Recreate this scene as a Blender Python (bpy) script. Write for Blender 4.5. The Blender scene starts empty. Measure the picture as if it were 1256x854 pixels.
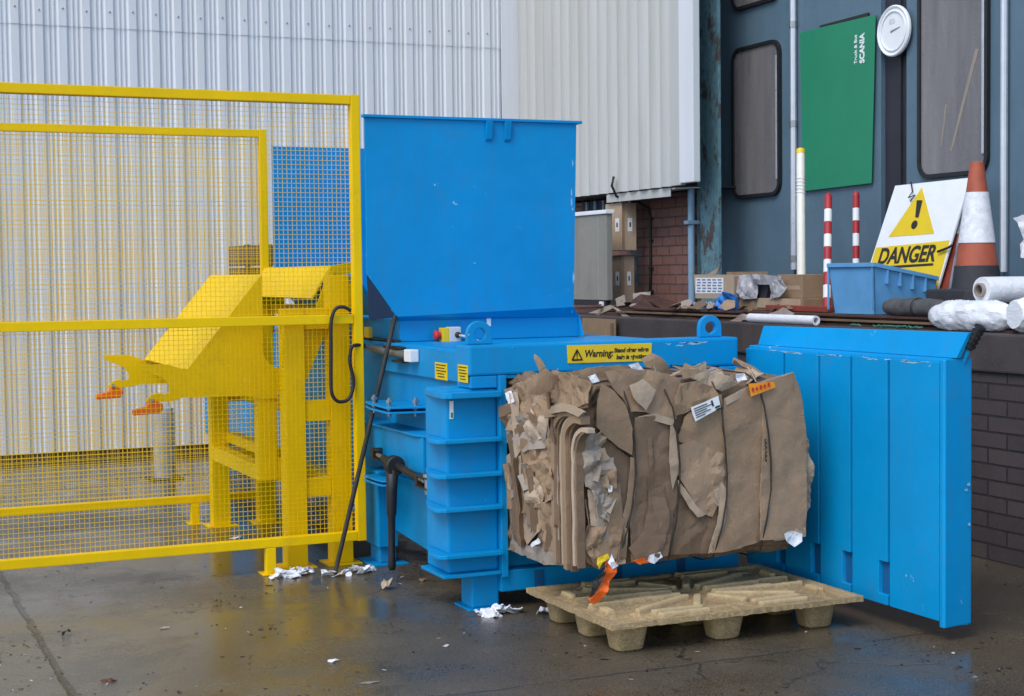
# Blender 4.5 scene: a blue horizontal baler ejecting a cardboard bale in a wet factory yard.
# World axes: X runs along the front of the baler, Y away along its long side, Z up; metres.
import bpy, bmesh, math, random
from math import sin, cos, pi, radians
from mathutils import Vector, Matrix, noise
random.seed(7)
SC = bpy.context.scene
COL = SC.collection

# ------------------------------------------------------------------ mesh helpers
class MB:
    def __init__(self): self.v = []; self.f = []
    def add(self, vs, fs):
        o = len(self.v); self.v += [tuple(p) for p in vs]; self.f += [tuple(i + o for i in q) for q in fs]; return self
    def box(self, x0, x1, y0, y1, z0, z1):
        vs = [(x, y, z) for z in (z0, z1) for y in (y0, y1) for x in (x0, x1)]
        return self.add(vs, [(0, 2, 3, 1), (4, 5, 7, 6), (0, 1, 5, 4), (2, 6, 7, 3), (0, 4, 6, 2), (1, 3, 7, 5)])
    def hexa(self, a, b):                       # two quads (lists of four points), joined
        vs = list(a) + list(b)
        return self.add(vs, [(3, 2, 1, 0), (4, 5, 6, 7), (0, 1, 5, 4), (1, 2, 6, 5), (2, 3, 7, 6), (3, 0, 4, 7)])
    def prism(self, poly, axis, a0, a1):        # poly in the two remaining axes, in order
        n = len(poly)
        def P(p, a):
            if axis == 'x': return (a, p[0], p[1])
            if axis == 'y': return (p[0], a, p[1])
            return (p[0], p[1], a)
        vs = [P(p, a0) for p in poly] + [P(p, a1) for p in poly]
        fs = [tuple(range(n)), tuple(range(2 * n - 1, n - 1, -1))]
        fs += [(i, i + n, (i + 1) % n + n, (i + 1) % n) for i in range(n)]
        return self.add(vs, fs)
    def tube(self, pts, r, seg=8, cap=True):
        pts = [Vector(p) for p in pts]; n = len(pts); rs = r if isinstance(r, (list, tuple)) else [r] * n
        vs = []; up = Vector((0.13, 0.27, 1)).normalized()
        for i, p in enumerate(pts):
            t = (pts[min(i + 1, n - 1)] - pts[max(i - 1, 0)]).normalized()
            a = t.cross(up)
            if a.length < .05: a = t.cross(Vector((1, .2, .1)))
            a.normalize(); b = t.cross(a)
            for k in range(seg):
                w = 2 * pi * k / seg; vs.append(p + (a * cos(w) + b * sin(w)) * rs[i])
        fs = [(i * seg + k, i * seg + (k + 1) % seg, (i + 1) * seg + (k + 1) % seg, (i + 1) * seg + k) for i in range(n - 1) for k in range(seg)]
        if cap: fs += [tuple(range(seg - 1, -1, -1)), tuple((n - 1) * seg + k for k in range(seg))]
        return self.add(vs, fs)
    def lathe(self, prof, c, seg=32, axis='z', cap=True):  # prof: (radius, height)
        vs = []
        for r, h in prof:
            for k in range(seg):
                w = 2 * pi * k / seg; a, b = r * cos(w), r * sin(w)
                vs.append({'z': (c[0] + a, c[1] + b, c[2] + h), 'x': (c[0] + h, c[1] + a, c[2] + b), 'y': (c[0] + a, c[1] + h, c[2] + b)}[axis])
        n = len(prof)
        fs = [(i * seg + k, i * seg + (k + 1) % seg, (i + 1) * seg + (k + 1) % seg, (i + 1) * seg + k) for i in range(n - 1) for k in range(seg)]
        if cap and prof[0][0] > 1e-6: fs.append(tuple(range(seg - 1, -1, -1)))
        if cap and prof[-1][0] > 1e-6: fs.append(tuple((n - 1) * seg + k for k in range(seg)))
        return self.add(vs, fs)
    def grid(self, nu, nv, fn):
        vs = [fn(i / nu, j / nv) for j in range(nv + 1) for i in range(nu + 1)]
        w = nu + 1
        return self.add(vs, [(j * w + i, j * w + i + 1, (j + 1) * w + i + 1, (j + 1) * w + i) for j in range(nv) for i in range(nu)])

def wpos(o):
    p = Vector((0, 0, 0))
    while o: p += o.location; o = o.parent
    return p

def obj(name, mb, mat, parent=None, bevel=0, seg=2, smooth=False, solid=0, loc=None, weld=False):
    bm = bmesh.new()
    if isinstance(mb, MB):
        vs = [bm.verts.new(p) for p in mb.v]
        for q in mb.f:
            try: bm.faces.new([vs[i] for i in q])
            except ValueError: pass
    else: bm = mb
    if weld: bmesh.ops.remove_doubles(bm, verts=bm.verts, dist=1e-5)
    bmesh.ops.recalc_face_normals(bm, faces=bm.faces)
    if bevel:
        es = [e for e in bm.edges if len(e.link_faces) == 2 and e.calc_face_angle(0) > .5]
        bmesh.ops.bevel(bm, geom=es, offset=bevel, segments=seg, affect='EDGES', profile=.6, clamp_overlap=True)
    base = wpos(parent)
    if parent is None:
        if loc is None:
            xs = [v.co for v in bm.verts]
            loc = Vector(((min(p.x for p in xs) + max(p.x for p in xs)) / 2, (min(p.y for p in xs) + max(p.y for p in xs)) / 2, min(p.z for p in xs)))
        base = Vector(loc)
    bmesh.ops.translate(bm, verts=bm.verts, vec=-base)
    me = bpy.data.meshes.new(name); bm.to_mesh(me); bm.free()
    if smooth:
        for p in me.polygons: p.use_smooth = True
    me.materials.append(mat)
    o = bpy.data.objects.new(name, me); COL.objects.link(o)
    if parent: o.parent = parent
    else: o.location = base
    if solid:
        m = o.modifiers.new('thick', 'SOLIDIFY'); m.thickness = solid; m.offset = 0
        if smooth:
            e = o.modifiers.new('crisp', 'EDGE_SPLIT'); e.split_angle = .32 if smooth == 'crease' else .6; e.use_edge_sharp = True
    if smooth == 'auto': autosmooth(o)
    if smooth == 'crease': autosmooth(o, .2)
    return o

def autosmooth(o, ang=.6):
    me = o.data; bm = bmesh.new(); bm.from_mesh(me)
    for e in bm.edges:
        if len(e.link_faces) == 2 and e.calc_face_angle(0) > ang: e.smooth = False
    bm.to_mesh(me); bm.free()

def tag(o, label=None, cat=None, group=None, kind=None):
    if label: o['label'] = label
    if cat: o['category'] = cat
    if group: o['group'] = group
    if kind: o['kind'] = kind
    return o

def thing(name, loc, label, cat, group=None):
    o = bpy.data.objects.new(name, None); COL.objects.link(o); o.location = loc
    o.empty_display_size = .2
    return tag(o, label, cat, group)

def text(name, s, mat, parent, org, right, up, size, bold=0.0, shear=0.0, align='LEFT', spacing=1.0, width=None):
    """lettering as a thin mesh lying in the plane (right, up) at org"""
    cu = bpy.data.curves.new(name, 'FONT'); cu.body = s; cu.size = size; cu.offset = bold; cu.shear = shear
    cu.align_x = align; cu.space_character = spacing; cu.extrude = .0008
    t = bpy.data.objects.new(name + '_curve', cu); COL.objects.link(t)
    bpy.context.view_layer.update()
    dg = bpy.context.evaluated_depsgraph_get()
    me = bpy.data.meshes.new_from_object(t.evaluated_get(dg)); me.name = name
    bpy.data.objects.remove(t); bpy.data.curves.remove(cu)
    r = Vector(right).normalized(); u = Vector(up).normalized(); n = r.cross(u)
    k = 1.0
    if width:
        xs = [v.co.x for v in me.vertices]; k = width / (max(xs) - min(xs))
    base = wpos(parent)
    for v in me.vertices: v.co = Vector(org) + r * v.co.x * k + u * v.co.y + n * v.co.z - base
    me.materials.clear(); me.materials.append(mat)
    o = bpy.data.objects.new(name, me); COL.objects.link(o); o.parent = parent
    return o

# ------------------------------------------------------------------ materials
def lin(c):
    return tuple((x / 12.92 if x <= .04045 else ((x + .055) / 1.055) ** 2.4) for x in c)

class NT:
    def __init__(self, name):
        self.m = bpy.data.materials.new(name); self.m.use_nodes = True
        self.t = self.m.node_tree; self.b = self.t.nodes['Principled BSDF']
        self.co = self.n('ShaderNodeTexCoord').outputs['Object']
    def n(self, typ, **kw):
        x = self.t.nodes.new(typ)
        for k, v in kw.items(): setattr(x, k, v)
        return x
    def link(self, a, b): self.t.links.new(a, b)
    def mapped(self, scale=(1, 1, 1), rot=(0, 0, 0), src=None):
        mp = self.n('ShaderNodeMapping'); mp.inputs['Scale'].default_value = scale; mp.inputs['Rotation'].default_value = rot
        self.link(src or self.co, mp.inputs[0]); return mp.outputs[0]
    def noise(self, scale, detail=4, rough=.6, src=None, dist=0):
        x = self.n('ShaderNodeTexNoise'); x.inputs['Scale'].default_value = scale; x.inputs['Detail'].default_value = detail
        x.inputs['Roughness'].default_value = rough; x.inputs['Distortion'].default_value = dist
        self.link(src or self.co, x.inputs['Vector']); return x.outputs['Fac']
    def ramp(self, fac, p0, p1, v0=0., v1=1.):
        x = self.n('ShaderNodeMapRange'); x.clamp = True
        for i, v in ((1, p0), (2, p1), (3, v0), (4, v1)): x.inputs[i].default_value = v
        self.link(fac, x.inputs[0]); return x.outputs[0]
    def mix(self, fac, a, b, typ='MIX'):
        x = self.n('ShaderNodeMix', data_type='RGBA', blend_type=typ)
        for i, v in ((0, fac), (6, a), (7, b)):
            if hasattr(v, 'links') or hasattr(v, 'is_linked'): self.link(v, x.inputs[i])
            else: x.inputs[i].default_value = v if i == 0 else (v[0], v[1], v[2], 1)
        return x.outputs[2]
    def math(self, op, a, b=0., c=None):
        x = self.n('ShaderNodeMath', operation=op)
        for i, v in enumerate((a, b) if c is None else (a, b, c)):
            if hasattr(v, 'is_linked'): self.link(v, x.inputs[i])
            else: x.inputs[i].default_value = v
        return x.outputs[0]
    def bump(self, h, strength=.3, dist=.01, prev=None):
        x = self.n('ShaderNodeBump'); x.inputs['Strength'].default_value = strength; x.inputs['Distance'].default_value = dist
        self.link(h, x.inputs['Height'])
        if prev: self.link(prev, x.inputs['Normal'])
        return x.outputs[0]
    def set(self, col=None, rough=None, nrm=None, metal=None, spec=None):
        for k, v in (('Base Color', col), ('Roughness', rough), ('Normal', nrm), ('Metallic', metal), ('Specular IOR Level', spec)):
            if v is None: continue
            if hasattr(v, 'is_linked'): self.link(v, self.b.inputs[k])
            else: self.b.inputs[k].default_value = (v[0], v[1], v[2], 1) if isinstance(v, tuple) else v
        return self.m

def sc(c, k): return tuple(min(1, x * k) for x in c)

def paint(name, c, rough=.4, dirt=(.09, .075, .06), amt=.35, var=.12, chips=0, chipcol=(.55, .6, .62), peel=.15, streak=.25, spec=.35):
    """weathered sprayed metal paint: blotchy tone, run-down grime, orange-peel bump, small chips"""
    t = NT(name)
    big = t.noise(1.7, 5, .65); fine = t.noise(38, 3, .7)
    col = t.mix(t.ramp(big, .3, .7), sc(c, 1 - var), sc(c, 1 + var))
    run = t.noise(1, 5, .7, src=t.mapped((9, 9, .7)))
    g = t.math('MULTIPLY', t.ramp(run, .5, .82), streak)
    col = t.mix(g, col, dirt)
    spot = t.math('MULTIPLY', t.ramp(t.math('MULTIPLY', t.noise(6, 8, .75), t.ramp(big, .3, .75, .6, 1.1)), .46, .62), amt)
    col = t.mix(spot, col, dirt)
    if chips:
        ch = t.ramp(t.math('MULTIPLY', t.noise(26, 6, .7), t.ramp(t.noise(2.6, 2), .4, .7, .75, 1.1)), .70 - chips * .1, .72 - chips * .1)
        col = t.mix(ch, col, chipcol)
    r = t.ramp(t.noise(9, 6, .7), .25, .75, max(.08, rough - .12), rough + .18)
    nb = t.bump(fine, peel, .002)
    nb = t.bump(t.noise(3.2, 3, .5), .5, .008, nb)
    return t.set(col, r, nb, spec=spec)

def plain(name, c, rough=.6, var=.15, scale=6, bump=.2, metal=0, bscale=40, bdist=.003):
    t = NT(name)
    col = t.mix(t.ramp(t.noise(scale, 6, .7), .3, .7), sc(c, 1 - var), sc(c, 1 + var))
    return t.set(col, t.ramp(t.noise(scale * 2, 5, .7), .3, .7, max(.04, rough - .1), min(1, rough + .12)), t.bump(t.noise(bscale, 4, .7), bump, bdist), metal)

M = {}
M['blue'] = paint('blue machine paint', (.0005, .255, .56), .42, spec=.2, amt=.16, var=.10, chips=.03, streak=.15, chipcol=(.35, .55, .72))
M['blue_door'] = paint('blue door paint', (.001, .275, .585), .42, spec=.2, amt=.16, var=.09, chips=.2, streak=.15, chipcol=(.4, .6, .75))
M['navy'] = plain('lip shade navy', (.008, .022, .055), .55, .2, 6, .2)  # colour of the shade under the hopper's left lip
M['orange_sticker'] = plain('orange sticker', (.85, .30, .01), .5, .1)
M['scuff'] = plain('scuffed pale primer', (.26, .46, .62), .6, .25)
M['bollard_grey'] = plain('weathered grey bollard', (.30, .32, .34), .6, .3)
M['slot'] = plain('shaded slot paint', (.002, .10, .27), .6, .1)  # recess shade of the door slots and sill pockets put into the colour
M['yellow'] = paint('yellow guard paint', (.84, .535, .0), .42, spec=.18, amt=.22, var=.08, chips=.12, streak=.10, dirt=(.2, .13, .03), chipcol=(.7, .6, .3))
M['yellow_label'] = plain('yellow label', (.74, .52, .01), .45, .05, 10, .05)
M['white'] = plain('white paint', (.78, .79, .79), .45, .05, 9, .08)
M['black'] = plain('black rubber', (.012, .012, .014), .55, .3, 20, .2)
M['ink'] = plain('black print', (.02, .018, .015), .6, .1, 20, .02)
M['steel'] = plain('grey steel', (.34, .35, .36), .38, .25, 12, .15, metal=.8)
M['dark_steel'] = plain('dark oily steel', (.05, .045, .04), .45, .4, 15, .3, metal=.6)
M['red'] = plain('red plastic', (.55, .03, .03), .4, .1)
M['orange'] = plain('orange plastic', (.80, .13, .008), .4, .12)
M['grey_plastic'] = plain('pale grey plastic', (.55, .56, .57), .5, .06)
M['concrete'] = plain('dock concrete', (.060, .047, .045), .75, .35, 3, .5, bscale=25, bdist=.006)
M['rust'] = None
M['paper'] = plain('white paper', (.72, .73, .76), .8, .1, 14, .25)

def cardboard(name, c, var=.16, stain=.35):
    t = NT(name)
    rnd = t.n('ShaderNodeObjectInfo').outputs['Random']
    base = t.mix(t.ramp(t.noise(2.6, 6, .7), .3, .72), sc(c, 1 - var), sc(c, 1 + var))
    base = t.mix(t.ramp(rnd, 0, 1, .0, .75), base, t.mix(t.ramp(rnd, .3, 1), sc(c, .66), (c[0] * 1.15, c[1] * 1.18, c[2] * 1.28)))
    sp = t.math('MULTIPLY', t.ramp(t.noise(5, 8, .72, dist=.6), .52, .72), stain)
    base = t.mix(sp, base, sc(c, .42))
    scuff = t.ramp(t.noise(16, 8, .8, src=t.mapped((1, 1, .35))), .60, .72, 0, .5)
    base = t.mix(scuff, base, (c[0] * 1.5, c[1] * 1.55, c[2] * 1.65))
    w = t.n('ShaderNodeTexWave', wave_type='BANDS', bands_direction='X'); w.inputs['Scale'].default_value = 45; w.inputs['Distortion'].default_value = 1.2
    t.link(t.co, w.inputs['Vector'])
    cv = t.n('ShaderNodeTexVoronoi', feature='DISTANCE_TO_EDGE'); cv.inputs['Scale'].default_value = 6.5
    wp = t.n('ShaderNodeVectorMath', operation='ADD'); nz = t.n('ShaderNodeTexNoise'); nz.inputs['Scale'].default_value = 3.5; nz.inputs['Detail'].default_value = 4
    t.link(t.co, nz.inputs['Vector']); t.link(t.co, wp.inputs[0]); t.link(nz.outputs['Color'], wp.inputs[1])
    mp = t.n('ShaderNodeMapping'); mp.inputs['Scale'].default_value = (1.5, 1.5, .7); t.link(wp.outputs[0], mp.inputs[0]); t.link(mp.outputs[0], cv.inputs['Vector'])
    mask = t.ramp(t.noise(2.2, 3), .42, .6)
    crk = t.math('MULTIPLY', t.ramp(cv.outputs['Distance'], .0, .035, 1, 0), mask)
    base = t.mix(t.math('MULTIPLY', crk, .35), base, (c[0] * 1.5, c[1] * 1.55, c[2] * 1.65))
    nb = t.bump(w.outputs['Fac'], .06, .002)
    nb = t.bump(crk, -.5, .006, nb)
    nb = t.bump(t.noise(22, 6, .75), .45, .006, nb)
    nb = t.bump(t.noise(5, 5, .6, dist=.8), .4, .02, nb)
    return t.set(base, t.ramp(t.noise(7, 4), .3, .7, .62, .9), nb, spec=.25)
M['card'] = cardboard('brown cardboard', (.31, .208, .125))
M['card_dark'] = cardboard('dark damp card and gap shade', (.19, .125, .077), stain=.55)
M['card_light'] = cardboard('pale cardboard', (.44, .33, .225), stain=.25)
M['card_grey'] = cardboard('grey pulp board', (.30, .25, .20), stain=.45)

def rusty():
    t = NT('rusty brown steel')
    a = t.noise(3, 8, .75, src=t.mapped((2, .5, 3))); b = t.noise(14, 6, .7)
    col = t.mix(t.ramp(a, .35, .65), (.035, .017, .014), (.10, .042, .026))
    col = t.mix(t.ramp(b, .6, .75, 0, .6), col, (.17, .09, .03))
    return t.set(col, .7, t.bump(b, .5, .006))
M['rust'] = rusty()

def brick(name, c1, c2, mortar, bw, bh, axis='x', scale=1.0, dark=0):
    t = NT(name)
    mp = t.n('ShaderNodeSeparateXYZ'); t.link(t.co, mp.inputs[0])
    cb = t.n('ShaderNodeCombineXYZ'); t.link(mp.outputs['Y' if axis == 'x' else 'X'], cb.inputs[0]); t.link(mp.outputs['Z'], cb.inputs[1])
    b = t.n('ShaderNodeTexBrick'); t.link(cb.outputs[0], b.inputs['Vector'])
    b.inputs['Scale'].default_value = 1; b.inputs['Brick Width'].default_value = bw; b.inputs['Row Height'].default_value = bh
    b.inputs['Mortar Size'].default_value = .007; b.inputs['Mortar Smooth'].default_value = .3; b.inputs['Bias'].default_value = -.1
    for k, v in (('Color1', c1), ('Color2', c2), ('Mortar', mortar)): b.inputs[k].default_value = (*v, 1)
    col = t.mix(t.ramp(t.noise(2.2, 6, .7), .35, .7, 0, .55), b.outputs['Color'], sc(c1, .55))
    col = t.mix(t.ramp(t.noise(30, 5, .7), .55, .75, 0, .4), col, sc(c2, 1.5))
    inv = t.math('SUBTRACT', 1.0, b.outputs['Fac'])
    nb = t.bump(inv, .9, .012); nb = t.bump(t.noise(45, 5, .7), .4, .005, nb)
    return t.set(col, t.ramp(t.noise(6, 4), .3, .7, .6, .9), nb)
M['brick_red'] = brick('red brick', (.20, .095, .075), (.255, .125, .10), (.085, .065, .06), .225, .082)
M['brick_dark'] = brick('dark engineering brick', (.056, .044, .043), (.082, .062, .058), (.02, .017, .018), .30, .088)
M['brick_plinth'] = brick('plinth brick', (.16, .085, .05), (.20, .11, .06), (.12, .1, .085), .225, .075, axis='y')

def teal():
    t = NT('peeling teal paint')
    n1 = t.noise(7, 8, .78, src=t.mapped((1, 1, .55))); n2 = t.noise(3, 5, .6)
    col = t.mix(t.ramp(t.noise(20, 4), .3, .7), (.07, .15, .18), (.13, .25, .285))
    k = t.ramp(t.math('ADD', n1, t.math('MULTIPLY', n2, .35)), .70, .75)
    col = t.mix(k, col, t.mix(t.noise(25, 4), (.02, .025, .026), (.10, .075, .06)))
    return t.set(col, .6, t.bump(k, -.7, .006))
M['teal'] = teal()
M['door_paint'] = paint('slate blue door paint', (.098, .160, .208), .38, amt=.2, var=.12, streak=.22, dirt=(.05, .06, .07))
M['door_dark'] = plain('dark door gap and film hollow shade', (.022, .022, .03), .6, .2)
M['pipe_blue'] = paint('pale blue pipe paint', (.20, .32, .42), .5, amt=.5, streak=.4, chips=.6, chipcol=(.1, .07, .05))
M['green'] = paint('green sign', (.020, .225, .115), .4, amt=.12, var=.06, streak=.12, dirt=(.03, .12, .08))
M['alu'] = plain('dull aluminium', (.55, .57, .62), .35, .1, 12, .1, metal=.5)

def glass():
    t = NT('grimy wired window glass')
    col = t.mix(t.ramp(t.noise(1, 5, .7, src=t.mapped((3, 5, .5))), .3, .75), (.125, .12, .125), (.24, .225, .22))
    sm = t.ramp(t.noise(1, 6, .75, src=t.mapped((2, 3.2, .9), (.5, 0, 0))), .62, .70, 0, .7)
    col = t.mix(sm, col, (.42, .41, .38))
    return t.set(col, t.ramp(t.noise(7, 4), .3, .7, .16, .4), None, spec=.5)
M['glass'] = glass()

def cladding(name, c, dirt, low=0):
    t = NT(name)
    run = t.noise(1, 6, .7, src=t.mapped((6, 6, .35)))
    col = t.mix(t.ramp(run, .35, .75, 0, .6), c, dirt)
    col = t.mix(t.ramp(t.noise(14, 8, .8), .62, .78, 0, .45), col, sc(dirt, .6))
    return t.set(col, t.ramp(t.noise(4, 4), .3, .7, .35, .6), t.bump(t.noise(2, 3), .12, .01), metal=.0)
M['clad_left'] = cladding('pale grey cladding', (.68, .70, .73), (.56, .55, .53))
M['clad_right'] = cladding('aged cream cladding', (.50, .50, .475), (.36, .34, .295))

def ground_mat():
    t = NT('wet concrete')
    big = t.noise(.55, 6, .62, dist=.4); mid = t.noise(2.3, 8, .72); fine = t.noise(55, 6, .8)
    col = t.mix(t.ramp(mid, .3, .72), (.056, .038, .018), (.130, .096, .055))
    col = t.mix(t.ramp(t.noise(.9, 6, .7), .42, .66, 0, .75), col, (.036, .028, .020))
    col = t.mix(t.ramp(t.noise(1.1, 6, .72, dist=.6), .54, .68, 0, .5), col, (.11, .066, .016))
    col = t.mix(t.ramp(t.noise(7, 8, .8), .55, .72, 0, .6), col, (.030, .024, .018))
    col = t.mix(t.ramp(fine, .56, .74, 0, .55), col, (.21, .185, .15))
    col = t.mix(t.ramp(t.noise(60, 5, .85), .52, .58, 0, .9), col, (.016, .013, .011))
    col = t.mix(t.ramp(t.noise(130, 3, .8), .50, .58, 0, .6), col, (.22, .19, .14))
    x = t.n('ShaderNodeSeparateXYZ'); t.link(t.co, x.inputs[0])
    left_pale = t.math('MULTIPLY', t.ramp(x.outputs['X'], 1.9, .9), t.ramp(mid, .3, .6, .5, 1))    # paler and rougher towards the left
    col = t.mix(t.math('MULTIPLY', left_pale, .55), col, (.15, .14, .13))
    wob = t.math('MULTIPLY', t.math('SUBTRACT', t.noise(5, 4), .5), .06)
    def joint(axis, at, w):
        d = t.math('ABSOLUTE', t.math('ADD', t.math('SUBTRACT', x.outputs[axis], at), wob)); return t.ramp(d, w * .4, w, 1, 0)
    j = t.math('MAXIMUM', joint('X', .82, .02), t.math('MULTIPLY', joint('Y', 5.42, .014), t.ramp(mid, .45, .55, 0, .7)))
    ck = t.n('ShaderNodeTexVoronoi', feature='DISTANCE_TO_EDGE'); ck.inputs['Scale'].default_value = .55
    nz = t.n('ShaderNodeTexNoise'); nz.inputs['Scale'].default_value = 1.6; nz.inputs['Detail'].default_value = 8; t.link(t.co, nz.inputs['Vector'])
    wp = t.n('ShaderNodeVectorMath', operation='ADD'); t.link(t.co, wp.inputs[0]); t.link(nz.outputs['Color'], wp.inputs[1]); t.link(wp.outputs[0], ck.inputs['Vector'])
    j = t.math('MAXIMUM', j, t.math('MULTIPLY', t.ramp(ck.outputs['Distance'], .001, .006, 1, 0), t.ramp(big, .5, .6, 0, .8)))
    col = t.mix(t.math('MULTIPLY', j, .8), col, (.014, .012, .010))
    wet = t.ramp(t.math('ADD', t.math('ADD', t.math('MULTIPLY', big, .7), t.math('MULTIPLY', mid, .4)), t.math('MULTIPLY', left_pale, .06)), .52, .64)
    r = t.math('ADD', t.ramp(wet, 0, 1, .08, .36), t.math('MULTIPLY', t.ramp(fine, .4, .75), .14))
    hb = t.math('ADD', t.math('MULTIPLY', fine, .5), t.math('MULTIPLY', t.noise(17, 6, .75), .8))
    st = t.ramp(wet, 0, 1, .10, .60)
    b = t.n('ShaderNodeBump'); b.inputs['Distance'].default_value = .008; t.link(hb, b.inputs['Height']); t.link(st, b.inputs['Strength'])
    b2 = t.bump(t.math('MULTIPLY', j, -1.0), .8, .01, b.outputs[0])
    return t.set(col, r, b2, spec=.8)
M['ground'] = ground_mat()

def film():
    t = NT('cloudy plastic film')
    t.b.inputs['Transmission Weight'].default_value = .12
    t.b.inputs['Coat Weight'].default_value = .5; t.b.inputs['Coat Roughness'].default_value = .08
    wr = t.noise(9, 7, .75, src=t.mapped((1, .35, 1.6), (.4, .2, .3)), dist=1.5)
    return t.set((.92, .93, .95), .30, t.bump(t.noise(28, 5, .7, dist=.8), .5, .01, t.bump(wr, .5, .02)))
M['film'] = film()

def chipboard():
    t = NT('pressed wood chip')
    v = t.n('ShaderNodeTexVoronoi'); v.inputs['Scale'].default_value = 95; t.link(t.mapped((1, 1.8, 1.5)), v.inputs['Vector'])
    hs = t.n('ShaderNodeSeparateColor'); t.link(v.outputs['Color'], hs.inputs[0])
    col = t.mix(hs.outputs[0], (.31, .215, .105), (.48, .355, .19))
    col = t.mix(t.ramp(t.noise(3, 6, .7), .4, .7, 0, .6), col, (.17, .12, .07))
    col = t.mix(t.ramp(t.noise(30, 5, .8), .6, .72, 0, .6), col, (.10, .065, .035))
    x = t.n('ShaderNodeSeparateXYZ'); t.link(t.co, x.inputs[0])
    col = t.mix(t.math('MULTIPLY', t.ramp(x.outputs['Z'], .141, .156), t.ramp(t.noise(18, 5, .7), .25, .6, .3, .9)), col, (.55, .42, .23))
    nb = t.bump(v.outputs['Distance'], .3, .003); nb = t.bump(t.noise(60, 5, .75), .4, .004, nb)
    return t.set(col, .85, nb, spec=.2)
M['chip'] = chipboard()
M['cone_orange'] = plain('faded orange rubber', (.37, .085, .042), .6, .2, 9, .2)
M['cone_base'] = plain('black cone base', (.03, .03, .034), .7, .3, 14, .3)
M['reflective'] = plain('scuffed reflective sleeve', (.70, .71, .73), .5, .18, 26, .25)
M['crate'] = plain('light blue crate plastic', (.12, .35, .62), .5, .12, 5, .1)
M['grey_cloth'] = plain('grey brown cloth', (.36, .29, .25), .9, .25, 9, .6)
M['rope'] = plain('blue nylon', (.02, .20, .60), .5, .3, 20, .4)
M['cabinet'] = paint('beige grey cabinet', (.26, .25, .215), .5, amt=.2, streak=.3)
M['post_red'] = plain('red post paint', (.38, .02, .025), .5, .15)
M['sleeve'] = plain('cream plastic tube', (.72, .70, .60), .5, .08)

M['slot_grey'] = plain('cabinet seam', (.36, .35, .31), .5, .1)
M['teal_strap'] = plain('teal plastic', (.02, .12, .16), .4, .2, 12, .3)
M['print_blue'] = plain('blue print', (.16, .20, .34), .6, .2)
M['film_dull'] = plain('greyish clear film', (.40, .39, .40), .25, .3, 9, .5, bdist=.01)
M['red_dull'] = plain('faded red paint', (.24, .045, .025), .6, .25)
M['mat_grey'] = plain('dark grey matting', (.075, .075, .075), .9, .4, 14, .6, bdist=.008)
M['twine'] = plain('green twine', (.03, .16, .10), .6, .2)
M['rust_leaf'] = plain('rusty leaf', (.13, .035, .018), .6, .3)
def speckle():
    t = NT('blue and white speckle'); v = t.noise(45, 4, .7)
    return t.set(t.mix(t.ramp(v, .45, .55), (.05, .14, .30), (.55, .58, .62)), .5)
M['speckle'] = speckle()
def litter():
    t = NT('litter crumbs'); v = t.n('ShaderNodeTexWhiteNoise'); g_ = t.n('ShaderNodeNewGeometry')
    t.link(t.mapped((40, 40, 40)), v.inputs['Vector'])
    rnd = g_.outputs['Random Per Island']
    c = t.mix(t.ramp(rnd, .35, .9), (.012, .010, .008), (.13, .09, .05)); c = t.mix(t.ramp(rnd, .93, .95), c, (.5, .48, .45))
    return t.set(c, .6)
M['litter'] = litter()

# ------------------------------------------------------------------ the yard and the buildings round it
g = MB().add([(-120, -80, 0), (160, -80, 0), (160, 200, 0), (-120, 200, 0)], [(0, 1, 2, 3)])
tag(obj('ground', g, M['ground'], loc=(0, 0, 0)), kind='structure')

# pale ribbed cladding facing the yard (plane Y = 14)
wl = thing('cladding_wall', (2, 14, 0), 'pale grey ribbed metal cladding wall behind the yellow mesh fences', 'wall')
def profile(x0, x1, y, pitch=.2):
    pts = []
    n = int(round((x1 - x0) / pitch))
    for i in range(n):
        a = x0 + i * pitch
        for p, d in ((0, 0), (.016, .020), (.080, .020), (.101, 0), (.124, 0), (.129, .009), (.139, .009), (.144, 0), (.165, 0), (.170, .009), (.180, .009), (.185, 0)):
            pts.append((a + p, y - d))
    pts.append((x1, y)); return pts
def sheet_wall(name, pts, z0, z1, mat, parent):
    mb = MB(); n = len(pts)
    mb.add([(p[0], p[1], z0) for p in pts] + [(p[0], p[1], z1) for p in pts], [(i, i + 1, n + i + 1, n + i) for i in range(n - 1)])
    return obj(name, mb, mat, parent, solid=.0015)
X0 = 6.1 - 46 * .2
sheet_wall('cladding_sheet', profile(X0, 6.1, 14.0), .075, 3.81, M['clad_left'], wl)
sheet_wall('cladding_sheet', profile(X0, 6.1, 13.994), 3.79, 7.6, M['clad_left'], wl)
obj('corner_flashing', MB().box(6.1, 6.32, 13.965, 13.985, .075, 7.6), M['clad_left'], wl)
obj('base_plinth', MB().box(X0, 6.3, 14.02, 14.4, 0, 7.55), M['brick_plinth'], wl)
sm = None
for i in range(24):
    x = 6.1 - (i + 1) * .2 + .05
    if sm is None:
        s = obj('screw', MB().lathe([(.009, 0), (.009, -.005), (.004, -.008)], (0, 0, 0), 8, 'y'), M['steel'], wl); sm = s.data
        for v in sm.vertices: v.co += Vector(wpos(wl))
    else:
        s = bpy.data.objects.new('screw', sm); COL.objects.link(s); s.parent = wl
    s.location = Vector((x, 13.972, 3.93 + random.uniform(-.012, .012))) - Vector(wpos(wl))

# short grey bollard at the foot of the wall
b = thing('bollard', (2.42, 12.35, 0), 'short plain grey bollard at the foot of the cladding wall', 'bollard')
obj('post', MB().lathe([(.085, 0), (.085, .52), (.075, .56), (.04, .585), (0, .59)], (2.42, 12.35, 0), 24), M['bollard_grey'], b, smooth='auto')
obj('base_plate', MB().box(2.29, 2.55, 12.22, 12.48, 0, .012), M['dark_steel'], b, bevel=.003)

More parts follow.
